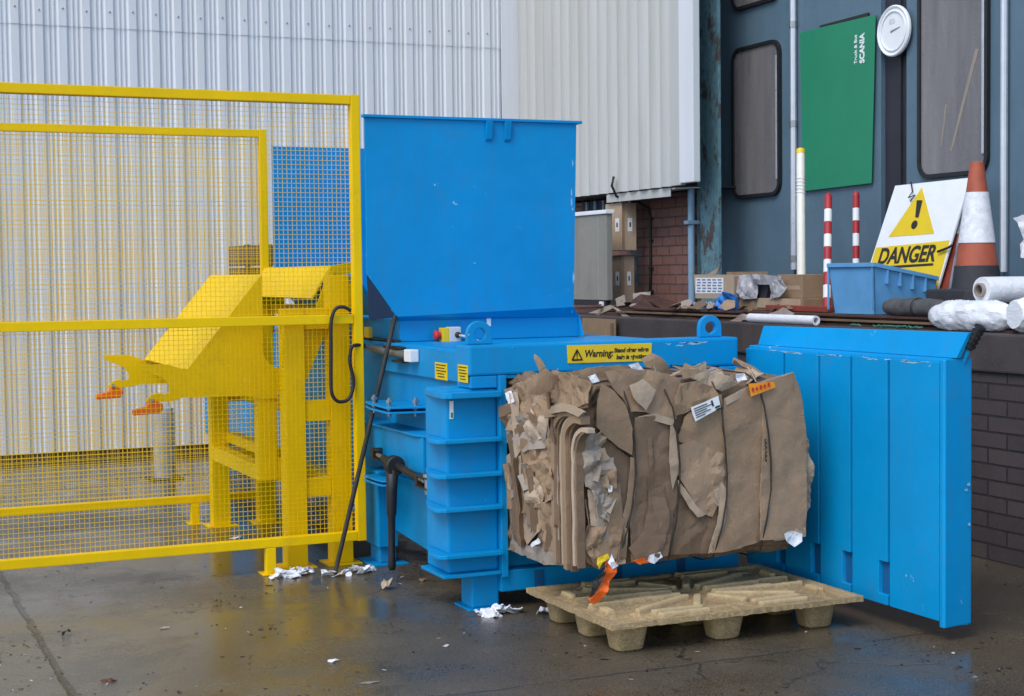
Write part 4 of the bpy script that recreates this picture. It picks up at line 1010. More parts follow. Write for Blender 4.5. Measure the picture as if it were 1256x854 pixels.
# torn scraps squeezed out over the crushed end and the top edge
scr = random.Random(11)
def scrap(px3, size, mat, tilt):
    """a torn piece folded along a line: two or three flat facets with ragged ends"""
    c = Vector(px3); a = Vector((scr.uniform(-1, 1), scr.uniform(-1, 1), scr.uniform(-1, 1))).normalized()
    n = (Vector(tilt) + a * .55).normalized(); u_ = n.orthogonal().normalized(); u_ = Matrix.Rotation(scr.uniform(0, 2 * pi), 3, n) @ u_; v_ = n.cross(u_)
    L = size * scr.uniform(.8, 1.4); W = size * scr.uniform(.45, .8); nf = scr.choice((2, 2, 3)); mb = MB(); rows = []
    up_ = 0; x = -W
    for k in range(nf + 1):
        l0, l1 = L * scr.uniform(.7, 1.05), L * scr.uniform(.7, 1.05); m = 3
        row = []
        for j in range(m + 1):
            f = -l0 + (l0 + l1) * j / m
            row.append(c + u_ * (x + W * .08 * scr.uniform(-1, 1)) + v_ * f + n * (up_ + size * .08 * scr.uniform(-1, 1)))
        rows.append(row); x += 2 * W / nf; up_ += size * scr.choice((-1, 1)) * scr.uniform(.15, .5)
    for r_ in rows: mb.v += [tuple(p) for p in r_]
    m1 = len(rows[0])
    for k in range(nf):
        for j in range(m1 - 1):
            q = (k * m1 + j, k * m1 + j + 1, (k + 1) * m1 + j + 1, (k + 1) * m1 + j)
            mb.f += [(q[0], q[1], q[2]), (q[0], q[2], q[3])]
    return obj('torn_scrap', mb, M[mat], BL, solid=.004)
zone = [(6.639,0.969),(5.849,1.194)]
for i in range(8):         # crushed upper part of the left end
    y = scr.uniform(6.0, 6.66); z = scr.uniform(.78, 1.10)
    if y < 6.2 and z < .9: z += .15
    scrap((2.945 - scr.uniform(0, .05), y, z), scr.uniform(.035, .07), scr.choice(['card', 'card', 'card_light', 'card_grey', 'card_dark']), (-1, -.5, .3))
for i in range(4):         # beside and below the layers
    scrap((2.93 - scr.uniform(0, .02), scr.uniform(6.2, 6.6), scr.uniform(.34, .75)), scr.uniform(.03, .06), scr.choice(['card', 'card_dark', 'card_grey']), (-1, -.2, 0))
for p in [(3.017,5.935,0.859),(3.04,5.935,0.804),(3.023,5.935,0.735),(3.054,5.935,0.697),(3.069,5.935,0.607),(3.037,5.935,0.539),(3.008,5.935,0.806),(3.059,5.935,0.761)]:   # grey torn pulp in the fold
    scrap((p[0] - .01, p[1], p[2]), scr.uniform(.03, .05), scr.choice(['card_grey', 'card_grey', 'card_light']), (-.6, -1, 0))
for i in range(20):         # along the top front edge
    x = scr.uniform(3.0, 4.0)
    scrap((x, scr.uniform(5.99, 6.2), 1.125 + scr.uniform(-.01, .018)), scr.uniform(.03, .07), scr.choice(['card', 'card_grey', 'card_light', 'card_dark']), (0, -.6, 1))
for i, (pts, y, mat) in enumerate([      # ragged right end
    ([(4.073,1.086),(4.104,0.971),(4.126,0.811),(4.157,0.68),(4.161,0.528),(4.129,0.477),(4.097,0.502),(4.094,0.737)], 5.985, 'card_light'),
    ([(4.098,0.586),(4.147,0.559),(4.147,0.491),(4.111,0.463),(4.088,0.488)], 5.975, 'card_grey'),
    ([(4.068,1.108),(4.113,0.978),(4.139,0.792),(4.129,0.583),(4.103,0.737)], 6.06, 'card')]):
    crumpled(pts, y, mat, 300 + i * 3, .045, ax='y')
# loose flaps that stand up over the top edge
for i, (pts, y, mat) in enumerate([
    ([(2.817,1.254),(2.84,1.232),(2.87,1.168),(2.885,1.125),(2.854,1.113),(2.832,1.169),(2.813,1.233)], 6.12, 'card'),
    ([(2.743,1.131),(2.832,1.19),(2.894,1.153),(2.877,1.098),(2.792,1.073),(2.746,1.089)], 6.05, 'card'),
    ([(3.301,1.217),(3.35,1.24),(3.407,1.206),(3.465,1.146),(3.378,1.156),(3.317,1.18)], 6.04, 'card'),
    ([(3.507,1.144),(3.574,1.164),(3.642,1.191),(3.646,1.154),(3.591,1.127)], 6.06, 'card_light'),
    ([(2.894,1.16),(3.019,1.184),(3.155,1.189),(3.276,1.174),(3.194,1.142),(3.054,1.119),(2.936,1.13)], 6.02, 'card')]):
    flap(front(pts, y), (0, -1, .4), mat, amp=.012, crease=.012, thick=.005, seed=80 + i, h=.02, curl=-.02 if i < 4 else 0)
# white paper bits pressed into the bale
for i, (pts, y) in enumerate([
    ([(2.973,1.153),(3.012,1.162),(3.031,1.13),(2.996,1.125)], 5.93), ([(3.203,1.191),(3.251,1.2),(3.283,1.167),(3.227,1.165)], 5.99),
    ([(3.97,0.394),(4.014,0.406),(4.067,0.387),(4.063,0.353),(4.022,0.33),(3.978,0.36)], 5.93), ([(3.268,0.355),(3.325,0.364),(3.337,0.341),(3.292,0.316),(3.256,0.327)], 5.93),
    ([(3.726,1.132),(3.773,1.137),(3.781,1.107),(3.738,1.098)], 5.945), ([(3.058,0.685),(3.082,0.676),(3.078,0.648),(3.062,0.649)], 5.915)]):
    flap(front(pts, y), NF, 'paper', name='paper_bit', amp=.012, freq=20, crease=.014, thick=.0015, seed=100 + i, h=.016)
for i, (pts, x) in enumerate([([(6.616,1.041),(6.55,1.056),(6.505,1.01),(6.571,0.99)], 2.885), ([(6.387,0.362),(6.297,0.406),(6.28,0.386),(6.369,0.35)], 2.90)]):
    flap(side(pts, x), NL, 'paper', name='paper_bit', amp=.01, freq=20, crease=.01, thick=.0015, seed=110 + i, h=.016)
# baling wires
wv = random.Random(3)
for L in strap_lines:
    pts = [(L[0][0] - .01, 6.9, 1.13), (L[0][0] - .01, 6.4, 1.135), (L[0][0], 6.05, 1.128), (L[0][0], 5.965, 1.10)]
    pts += [(x + wv.uniform(-.003, .003), 5.932 + wv.uniform(-.002, .002), z) for x, z in L[1:-1]]
    pts += [(L[-1][0], 5.95, .315), (L[-1][0], 6.05, .288), (L[-1][0], 6.7, .288)]
    wire = obj('baling_wire', MB().tube(pts, .0038, 6), M['dark_steel'], BL, smooth=True)
kx, kz = (3.87,0.785)
obj('wire_twist', MB().tube([(kx + .0035 * cos(t * 1.9), 5.928 + .0035 * sin(t * 1.9), kz + .05 - t * .006) for t in range(18)], .0032, 6), M['dark_steel'], wire, smooth=True)
# shipping label and orange sticker
lq = [(3.484,0.996),(3.623,1.041),(3.64,0.989),(3.505,0.933)]
lb = flap(front(lq, 5.932), NF, 'white', name='shipping_label', amp=.002, thick=.001, seed=3, h=.03)
e0 = Vector((lq[0][0], 5.928, lq[0][1])); e1 = Vector((lq[1][0], 5.928, lq[1][1])); e3 = Vector((lq[3][0], 5.928, lq[3][1]))
ru, dv = e1 - e0, e3 - e0
for k, (a0, a1, v0, v1) in enumerate(((.06, .55, .14, .2), (.06, .7, .3, .35), (.06, .5, .45, .5), (.06, .62, .6, .65), (.06, .4, .75, .8), (.78, .96, .6, .72), (.80, .96, .78, .9), (.7, .76, .1, .5))):
    P = [e0 + ru * a + dv * v for a, v in ((a0, v0), (a1, v0), (a1, v1), (a0, v1))]
    obj('print_line', MB().hexa(P, [p + Vector((0, .0015, 0)) for p in P]), M['ink'], lb)
oq = [(3.779,1.09),(3.913,1.095),(3.922,1.069),(3.852,1.05),(3.787,1.031)]
sb = flap(front(oq, 5.922), NF, 'orange_sticker', name='orange_sticker', amp=.003, thick=.001, seed=5, h=.03)
for k in range(5):
    x = oq[0][0] + .012 + k * .021; z = oq[0][1] - .030 + k * .005
    obj('print_mark', MB().box(x, x + .010, 5.9155, 5.9175, z - .006, z + .012 - .003 * (k % 2)), M['red'], sb)

# torn orange and black wrapper hanging out of the bale's lower corner
wq = [(3.049,0.355),(3.092,0.344),(3.088,0.302),(3.047,0.235),(3.015,0.174),(2.98,0.17),(2.953,0.194),(2.989,0.261),(3.025,0.315)]
wr_ = thing('plastic_wrapper', (wq[4][0], 5.9, wq[5][1]), 'torn orange and black plastic wrapper hanging from the bale over the pallet', 'wrapper')
flap(front(wq, 5.905), NF, 'orange', name='orange_film', amp=.02, freq=16, crease=.03, thick=.0015, par=wr_, seed=9, h=.016)
flap(front([(3.025,0.322),(3.049,0.348),(3.016,0.273),(2.976,0.213),(2.953,0.201),(2.969,0.263)], 5.895), NF, 'ink', name='black_film', amp=.018, freq=16, crease=.02, thick=.0015, par=wr_, seed=12, h=.016)
flap(front([(3.065,0.382),(3.076,0.346),(3.096,0.33),(3.064,0.318),(3.045,0.348)], 5.895), NF, 'paper', name='white_film', amp=.012, freq=16, crease=.02, thick=.0015, par=wr_, seed=13, h=.014)
flap(front([(3.003,0.372),(3.046,0.386),(3.054,0.367),(3.022,0.349),(3.006,0.322),(2.995,0.344)], 5.90), NF, 'yellow_label', name='yellow_film', amp=.012, freq=16, crease=.02, thick=.0015, par=wr_, seed=14, h=.014)
flap(front([(3.179,0.341),(3.235,0.35),(3.268,0.326),(3.219,0.319)], 5.92), NF, 'orange', name='orange_film', amp=.01, freq=16, crease=.01, thick=.0015, par=wr_, seed=15, h=.014)

# ------------------------------------------------------------------ moulded wood-chip pallet
PX0, PX1, PY0, PY1, PZ = 2.925, 4.190, 5.635, 6.49, .152
pal = thing('moulded_pallet', ((PX0 + PX1) / 2, (PY0 + PY1) / 2, 0), 'tan moulded wood chip pallet with cup feet on the wet ground below the bale', 'pallet')
cxp, cyp = (PX0 + PX1) / 2, (PY0 + PY1) / 2
segs = []
for sx in (-1, 1):
    segs += [((.10 * sx, .040), (.54 * sx, .062)), ((.10 * sx, -.040), (.54 * sx, -.062))]
    for sy in (-1, 1):
        segs.append(((.085 * sx, .09 * sy), (.43 * sx, .26 * sy)))
        segs.append(((.035 * sx, .11 * sy), (.12 * sx, .25 * sy)))
        for yy in (.305, .365): segs.append(((.14 * sx, yy * sy), (.36 * sx, yy * sy)))
        segs.append(((.53 * sx, .15 * sy), (.53 * sx, .24 * sy)))
def seg_d(p, a, b):
    ax, ay = b[0] - a[0], b[1] - a[1]; L2 = ax * ax + ay * ay
    t = max(0, min(1, ((p[0] - a[0]) * ax + (p[1] - a[1]) * ay) / L2)); return math.hypot(p[0] - a[0] - ax * t, p[1] - a[1] - ay * t)
feet = [(x, y) for x in (-.495, -.02, .46) for y in (-.295, 0, .295)]
def deck_h(x, y):
    h = 0
    for a, b in segs:
        d = seg_d((x, y), a, b)
        if d < .05: h = max(h, .021 * (1 - smooth(.014, .023, d)))
    if h == 0:                                   # pressed pockets between the ribs
        dm = min(seg_d((x, y), a, b) for a, b in segs); h = -.007 * smooth(.03, .05, dm) * (1 if max(abs(x) / (W_ / 2), abs(y) / (H_ / 2)) < .93 else 0)
    for fx, fy in feet:                        # the cups open as shallow wells in the deck
        d = max(abs(x - fx) / .075, abs(y - fy) / .062)
        if d < 1 and abs(fx) + abs(fy) > .1: h = min(h, -.022 * (1 - smooth(.72, 1, d)))
    return h + .0012 * fbm(Vector((x * 14, y * 14, 1))) + .0012 * fbm(Vector((x * 45, y * 45, 4)))
mb = MB(); NU, NV = 240, 165
W_, H_ = PX1 - PX0, PY1 - PY0
def deck(u_, v_):
    x, y = (u_ - .5) * W_, (v_ - .5) * H_
    e = min(min(u_, 1 - u_) * W_, min(v_, 1 - v_) * H_)
    z = PZ - .018 + deck_h(x, y) + .008 * (1 - smooth(.02, .034, e))
    jag = .004 * fbm(Vector((x * 30, y * 30, 9))) if e < .001 else 0
    return (cxp + x + jag, cyp + y + jag, z)
mb.grid(NU, NV, deck)
n0 = len(mb.v)
def under(u_, v_):
    x, y = (u_ - .5) * W_, (v_ - .5) * H_
    e = min(min(u_, 1 - u_) * W_, min(v_, 1 - v_) * H_)
    jag = .004 * fbm(Vector((x * 30, y * 30, 9))) if e < .001 else 0
    return (cxp + x + jag, cyp + y + jag, PZ - .034 - .003 * fbm(Vector((x * 20, y * 20, 2))))
mb.grid(NU, NV, under)
w_ = NU + 1
rim = [i for i in range(w_)] + [j * w_ + NU for j in range(1, NV + 1)] + [NV * w_ + i for i in range(NU - 1, -1, -1)] + [j * w_ for j in range(NV - 1, 0, -1)]
mb.f += [(rim[i], rim[(i + 1) % len(rim)], n0 + rim[(i + 1) % len(rim)], n0 + rim[i]) for i in range(len(rim))]
obj('deck', mb, M['chip'], pal, smooth='auto')
for fx, fy in feet:
    mb = MB(); prof = [(.086, .076, .119), (.082, .072, .100), (.066, .056, .010), (.060, .050, .003), (.052, .044, 0)]
    rows = []
    for a_, b_, z in prof:
        for k in range(28):
            w = 2 * pi * k / 28; cs, sn = cos(w), sin(w)
            sq = (abs(cs) ** 4 + abs(sn) ** 4) ** -.25
            nz = 1 + .02 * fbm(Vector((fx + cs, fy + sn, z * 20)) * 4)
            mb.v.append((cxp + fx + a_ * cs * sq * nz, cyp + fy + b_ * sn * sq * nz, z))
    for r_ in range(len(prof) - 1):
        for k in range(28): mb.f.append((r_ * 28 + k, r_ * 28 + (k + 1) % 28, (r_ + 1) * 28 + (k + 1) % 28, (r_ + 1) * 28 + k))
    mb.f.append(tuple((len(prof) - 1) * 28 + k for k in range(28)))
    obj('foot', mb, M['chip'], pal, smooth='auto')

# ------------------------------------------------------------------ things lying on the dock
ZD, ZS = 1.24, 1.310
bs = thing('board_stack', (6.2, 9, ZD), 'layered stack of dark rusty brown boards lying along the dock edge', 'boards')
rb = random.Random(5)
lay = [(5.90, 6.82, 6.6, 11.9), (5.93, 6.80, 6.75, 11.7), (5.885, 6.7, 7.0, 11.2), (5.95, 6.85, 6.7, 12.2), (5.92, 6.75, 6.9, 11.0)]
z = ZD + .001
for i, (x0, x1, y0, y1) in enumerate(lay):
    t_ = (ZS - ZD) / 5
    mb = MB(); n = 60
    def top(u_, v_, zz): 
        x = x0 + (x1 - x0) * u_; y = y0 + (y1 - y0) * v_
        e = .012 * fbm(Vector((x * 3, y * 2.5, i * 4))) + .012 * fbm(Vector((3, y * 9, i * 4))) if u_ < .01 else 0
        return (x + e, y, zz)
    mb.add([top(u_, v / n, zz) for v in range(n + 1) for u_, zz in ((0, z), (0, z + t_ * .86), (1, z + t_ * .86), (1, z))],
           [tuple(v * 4 + a for a in q) for v in range(n) for q in ((0, 1, 5, 4), (1, 2, 6, 5), (2, 3, 7, 6), (3, 0, 4, 7))] + [(0, 1, 2, 3), (n * 4 + 3, n * 4 + 2, n * 4 + 1, n * 4)])
    obj('board', mb, M['rust'] if i != 2 else M['card_dark'], bs)
    z += t_
# buckled plates heaped at the far end of the stack
hp = thing('scrap_heap', (6.1, 11.0, ZS), 'heap of buckled rusty plates and grey offcuts under the stacked cartons', 'scrap')
def plate(name, pts, n, mat, amp, th, seed): return flap(pts, n, mat, name=name, amp=amp, freq=3.5, crease=amp * .6, thick=th, par=hp, seed=seed, h=.05)
plate('rusty_plate', [(5.98,11.213,1.316),(6.1,11.181,1.407),(6.25,11.177,1.391),(6.35,11.031,1.338),(6.2,10.517,1.277),(5.95,9.975,1.238),(5.9,10.503,1.233)], (-.6, 0, 1), 'rust', .02, .008, 1)
plate('rusty_plate', [(6.15,11.218,1.379),(6.3,11.185,1.377),(6.35,10.771,1.308),(6.1,9.705,1.282),(5.95,9.744,1.255),(5.95,10.338,1.254)], (-.5, 0, 1), 'rust', .015, .006, 2)
plate('grey_offcut', [(5.9,11.737,1.254),(5.95,11.443,1.326),(5.95,11.386,1.3),(5.9,11.54,1.244)], (-.4, -.4, 1), 'card_grey', .01, .004, 3)
plate('grey_offcut', [(5.93,11.405,1.327),(5.93,11.29,1.302),(5.88,10.93,1.231),(5.88,11.027,1.215)], (-.4, -.4, 1), 'card_grey', .012, .004, 4)
plate('grey_offcut', [(6.0,11.45,1.38),(6.02,11.315,1.407),(6.0,11.25,1.328),(5.98,11.384,1.313)], (-1, -.4, .4), 'card_grey', .016, .004, 5)
plate('grey_offcut', [(6.2,11.507,1.417),(6.25,11.287,1.431),(6.25,11.288,1.39),(6.15,11.387,1.364)], (-1, -.4, .6), 'card_grey', .016, .004, 6)
plate('yellowed_strip', [(5.87,11.05,1.235),(5.87,10.578,1.232),(5.87,10.578,1.213),(5.87,11.05,1.215)], (-1, 0, .3), 'card_light', .006, .004, 7)
plate('yellowed_strip', [(5.87,10.578,1.219),(5.87,9.613,1.212),(5.87,9.613,1.2),(5.87,10.578,1.207)], (-1, 0, .3), 'card_light', .004, .004, 8)

hr = random.Random(33)
for i in range(22):
    y = hr.uniform(9.0, 11.6); x = hr.uniform(5.88, 6.12); r__ = hr.uniform(.04, .11); c_ = Vector((x, y, ZS + .012 + .02 * hr.random()))
    nn = Vector((hr.uniform(-.5, .2), hr.uniform(-.4, .4), 1)).normalized(); u_ = nn.orthogonal().normalized(); v_ = nn.cross(u_); w0 = hr.uniform(0, 6)
    pts = [c_ + (u_ * cos(w0 + 2 * pi * j / 5) + v_ * sin(w0 + 2 * pi * j / 5) * .6) * r__ * hr.uniform(.6, 1.2) for j in range(5)]
    lo_ = min(p.z for p in pts)
    if lo_ < ZS + .004: pts = [p + Vector((0, 0, ZS + .004 - lo_)) for p in pts]
    flap(pts, nn, hr.choice(['rust', 'card_dark', 'card_dark', 'card', 'card_grey', 'rust']), name='offcut', amp=.01, freq=8, crease=.02, thick=.004, par=hp, seed=60 + i, h=.03)
cb = thing('metal_cabinet', (6.1, 11.85, ZS), 'beige grey metal cabinet with a white top beside the stacked cartons', 'cabinet')
cq = [(12.266,2.173),(11.539,2.121),(11.569,1.344)]
obj('body', MB().box(6.0, 6.055, cq[1][0] + .05, cq[0][0], 1.36, cq[1][1] - .035), M['cabinet'], cb, bevel=.006)
obj('top_cap', MB().box(5.985, 6.07, cq[1][0] + .035, cq[0][0] + .01, cq[1][1] - .034, cq[1][1]), M['white'], cb, bevel=.005)
obj('base', MB().box(6.005, 6.055, cq[1][0] + .09, cq[0][0] - .02, ZS + .003, 1.359), M['door_dark'], cb)
obj('base_sticker', MB().box(6.001, 6.0045, cq[1][0] + .12, cq[1][0] + .2, ZS + .004, ZS + .04), M['paper'], cb)
obj('door_seam', MB().box(5.9985, 5.9996, cq[1][0] + .2, cq[1][0] + .206, 1.38, cq[1][1] - .06), M['slot_grey'], cb)

def carton(name, label, x0, x1, y0, y1, z0, z1, lean, labels, strip=True):
    t = thing(name, ((x0 + x1) / 2, (y0 + y1) / 2, z0), label, 'carton', 'cartons stacked beside the brick wall')
    def P(x, y, z): k = (z - z0) / (z1 - z0); return (x + lean[0] * k, y + lean[1] * k, z)
    mb = MB().hexa([P(x0, y0, z0), P(x1, y0, z0), P(x1, y1, z0), P(x0, y1, z0)], [P(x0, y0, z1), P(x1, y0, z1), P(x1, y1, z1), P(x0, y1, z1)])
    obj('box_body', mb, M['card_light'], t, bevel=.004)
    h = z1 - z0
    for f in labels:
        if f == 'y':
            a, b_ = .42, .72
            q = [P(x0 + (x1 - x0) * a, y0, z0 + h * .40), P(x0 + (x1 - x0) * b_, y0, z0 + h * .40), P(x0 + (x1 - x0) * b_, y0, z0 + h * .68), P(x0 + (x1 - x0) * a, y0, z0 + h * .68)]; nn = Vector((0, -.002, 0))
        else:
            a, b_ = .14, .38
            q = [P(x0, y0 + (y1 - y0) * a, z0 + h * .40), P(x0, y0 + (y1 - y0) * b_, z0 + h * .40), P(x0, y0 + (y1 - y0) * b_, z0 + h * .68), P(x0, y0 + (y1 - y0) * a, z0 + h * .68)]; nn = Vector((-.002, 0, 0))
        q = [Vector(v) for v in q]
        l = obj('white_label', MB().hexa([v + nn * .3 for v in q], [v + nn for v in q]), M['white'], t)
        c_ = sum(q, Vector()) / 4
        obj('bar_mark', MB().hexa([c_ + (v - c_) * .35 + nn * 1.05 for v in q], [c_ + (v - c_) * .35 + nn * 1.5 for v in q]), M['ink'], l)
    if strip:
        q = [Vector(P(x0 + (x1 - x0) * a, y0, zz)) for a, zz in ((.02, z0), (.20, z0), (.20, z1), (.02, z1))]
        obj('tape_strip', MB().hexa([v + Vector((0, -.0006, 0)) for v in q], [v + Vector((0, -.0016, 0)) for v in q]), M['card'], t)
    return t
ky = 11.89
x2 = 6.425
zt1, zb1, zt0 = 2.186, 1.772, 1.736
carton('carton', 'tall lower carton with two white labels on the dock by the brick wall', 6.3, x2, ky + .0, ky + .29, ZS + .002, zt0, (0, .0), 'xy')
carton('carton', 'tall upper carton with two white labels resting on the lower carton', 6.3, x2 + .02, ky - .005, ky + .30, zb1 + .012, zt1 + .01, (0.02, .035), 'xy')
sl = flap([(6.28, ky - .02, zt0 + .006), (x2 + .06, ky - .03, zt0 + .006), (x2 + .05, ky + .28, zt0 + .006), (6.28, ky + .31, zt0 + .006)], (0, 0, 1), 'teal_strap', name='plastic_sheet', amp=.006, freq=9, crease=.006, thick=.006, par=None, seed=3, h=.04)
tag(sl, 'teal plastic sheet wedged between the two stacked cartons', 'plastic sheet')
st = flap([(6.52,12.095,1.767),(6.52,12.02,1.744),(6.52,12.007,1.622),(6.52,11.995,1.479),(6.52,12.055,1.465),(6.52,12.067,1.609)], (-1, 0, 0), 'teal_strap', name='hanging_strap', amp=.01, freq=6, crease=.005, thick=.004, par=None, seed=4, h=.03)
tag(st, 'teal strap hanging down beside the lower carton against the brick', 'strap')

# open carton, slack clear film and flat boxes in front of the first door
oc = thing('open_carton', (6.3, 10.05, ZS), 'torn brown carton with a white printed label beside the teal pillar', 'carton')
a = [(10.332,1.571),(9.758,1.568),(9.76,1.395),(10.309,1.389)]
obj('carton_front', MB().prism(a, 'x', 6.10, 6.106), M['card_light'], oc)
obj('carton_side', MB().box(6.107, 6.4, a[1][0], a[1][0] + .006, a[2][1], a[1][1] - .01), M['card'], oc)
obj('carton_back', MB().box(6.394, 6.4, a[1][0] + .007, a[0][0], a[2][1], a[1][1] + .02), M['card'], oc)
obj('carton_base', MB().box(6.107, 6.393, a[1][0] + .007, a[0][0], a[2][1], a[2][1] + .006), M['card'], oc)
flap([(6.12,10.16,1.57),(6.12,9.995,1.624),(6.12,10.042,1.575)], (-1, 0, 0), 'card_light', name='torn_flap', amp=.01, freq=8, crease=.01, thick=.005, par=oc, seed=2, h=.03)
lq = [(6.098,10.303,1.546),(6.098,9.902,1.545),(6.098,9.903,1.43),(6.098,10.305,1.427)]
l = obj('printed_label', MB().hexa(lq, [(p[0] + .0018, p[1], p[2]) for p in lq]), M['white'], oc)
L0, L1, L3 = Vector(lq[0]), Vector(lq[1]), Vector(lq[3])
for r_ in range(5):
    for s_ in range(5):
        u0 = .05 + s_ * .19 + .02 * (r_ % 2); P = [L0 + (L1 - L0) * u + (L3 - L0) * v for u, v in ((u0, .08 + r_ * .18), (u0 + .13, .08 + r_ * .18), (u0 + .13, .17 + r_ * .18), (u0, .17 + r_ * .18))]
        obj('print_block', MB().hexa([p + Vector((-.0012, 0, 0)) for p in P], [p + Vector((-.0003, 0, 0)) for p in P]), M['print_blue'], l)
fb = thing('flat_carton', (6.3, 9.3, ZS), 'low flat brown carton lying beneath the slack clear film', 'carton')
f_ = [(9.817,1.399),(8.949,1.402),(8.949,1.323)]
obj('box_body', MB().box(6.15, 6.55, f_[1][0], f_[0][0], ZS + .001, f_[0][1]), M['card'], fb, bevel=.005)
obj('lid_flap', MB().box(6.142, 6.149, f_[1][0] + .02, f_[0][0] - .3, ZS + .02, f_[0][1] - .002), M['card_light'], fb)
rc = thing('small_carton', (6.3, 9.05, f_[0][1]), 'plain brown carton standing behind the cream pole', 'carton')
r_ = [(9.343,1.566),(9.03,1.553)]
obj('box_body', MB().box(6.2, 6.5, r_[1][0], r_[0][0], f_[0][1] + .001, r_[0][1]), M['card'], rc, bevel=.004)
obj('tape', MB().box(6.198, 6.1995, r_[1][0] + .02, r_[0][0] - .02, f_[0][1] + .06, f_[0][1] + .09), M['card_light'], rc)
sf = thing('film_sheet', (6.15, 9.5, f_[0][1]), 'slack sheet of crumpled clear film draped over the flat carton', 'plastic film')
for i, pl_ in enumerate([[(6.12,9.835,1.563),(6.12,9.624,1.574),(6.12,9.409,1.567),(6.12,9.172,1.555),(6.12,9.172,1.503),(6.12,9.305,1.497),(6.12,9.658,1.497),(6.12,9.593,1.443),(6.12,9.485,1.397),(6.12,9.659,1.39),(6.12,9.769,1.442)],[(6.12,9.305,1.509),(6.12,9.172,1.537),(6.12,9.132,1.48),(6.12,9.193,1.412),(6.12,9.337,1.393),(6.12,9.295,1.445)]]):
    flap(pl_, (-1, 0, .2), 'film_dull', name='film_fold', amp=.03, freq=6, crease=.04, thick=.003, par=sf, seed=20 + i, h=.03)
obj('hollow_shade', MB().prism([(9.813,1.507),(9.38,1.508),(9.423,1.397),(9.681,1.394)], 'x', 6.16, 6.19), M['door_dark'], sf)  # dark panel standing in for the shade inside the film's opening
bg_ = flap([(6.02,9.88,1.407),(6.02,9.743,1.438),(6.02,9.61,1.421),(6.02,9.566,1.363),(6.02,9.578,1.31),(6.02,9.744,1.301),(6.02,9.892,1.31)], (-1, 0, .3), 'rope', name='net_bag', amp=.05, freq=9, crease=.07, thick=.004, par=None, seed=8, h=.02)
tag(bg_, 'crumpled bright blue net bag beside the torn carton', 'bag')
bp_ = flap([(6.0,10.262,1.354),(6.0,9.87,1.377),(6.0,9.848,1.311),(6.0,10.238,1.317)], (-1, 0, .5), 'speckle', name='printed_sack', amp=.012, freq=9, crease=.012, thick=.004, par=None, seed=9, h=.03)
tag(bp_, 'flat blue and white speckled sack at the foot of the drain pipe', 'sack')
rbm = [(9.328,1.347),(8.602,1.358)]
tag(obj('red_beam', MB().box(6.09, 6.14, rbm[1][0] - .02, rbm[0][0], ZS + .002, rbm[0][1] + .006), M['red_dull'], bevel=.006), 'faded red painted beam on the dock behind the cream pole', 'beam')
tb = thing('cardboard_tube', (5.85, 8.75, ZD), 'long white cardboard tube lying on the dock edge before the grey rag', 'tube')
t0, t1 = 9.072, 8.295
mb = MB(); 
mb.lathe([(.031, t0), (.031, t1), (.019, t1), (.019, t1 + .3)], (5.80, 0, ZD + .032), 24, 'y', False)
obj('tube_wall', mb, M['paper'], tb, smooth='auto')
rg = flap([(5.865,9.45,1.257),(5.865,9.257,1.29),(5.865,8.989,1.306),(5.865,8.82,1.337),(5.865,8.638,1.313),(5.865,8.676,1.274),(5.865,8.969,1.257),(5.865,9.258,1.244),(5.865,9.407,1.229)], (-.3, 0, 1), 'grey_cloth', name='rag', amp=.02, freq=6, crease=.03, thick=.006, par=None, seed=6, h=.03)
tag(rg, 'grey brown rag lying behind the white cardboard tube', 'rag')
# cream pole with a yellow cap
pp = thing('marker_pole', (6.25, 9.05, ZS), 'tall plain cream pole with a yellow cap leaning beside the green sign', 'pole')
q0, q1 = Vector((6.22,9.07,1.337)), Vector((6.5,9.483,2.468))
q0.z = ZS + .03
obj('tube', MB().tube([q0, q0.lerp(q1, .97)], .031, 18), M['sleeve'], pp, smooth='auto')
obj('cap', MB().tube([q0.lerp(q1, .9705), q1], .033, 18), M['yellow_label'], pp, smooth='auto')
tw = [(q0.lerp(q1, .70 + .13 * k / 40) + Vector((-.035 * cos(k * .9), .035 * sin(k * .9), 0))) for k in range(41)]
obj('string', MB().tube(tw + [tw[-1] + Vector((-.03, .05, -.2)), tw[-1] + Vector((-.02, .06, -.36))], .004, 6), M['grey_plastic'], pp, smooth=True)
# red and white posts
def banded(label, a, b_, r):
    t = thing('banded_post', a, label, 'post', 'red and white banded posts')
    a, b_ = Vector(a), Vector(b_); n = 9
    for k in range(n):
        m = 'post_red' if k % 2 == 0 else 'white'
        obj('band', MB().tube([a.lerp(b_, k / n + .0005), a.lerp(b_, (k + 1) / n - .0005)], r, 16), M[m], t, smooth='auto')
    obj('tip', MB().tube([b_, b_ + (b_ - a).normalized() * .02, b_ + (b_ - a).normalized() * .035], [r, r * .8, .004], 16), M['post_red'], t, smooth='auto')
banded('red and white banded post standing left of the blue crate', (6.25, 8.814, ZS + .003), (6.42,9.032,2.102), .027)
banded('red and white banded post standing behind the blue crate', (6.58, 8.932, ZS + .003), (6.66,9.039,2.116), .024)
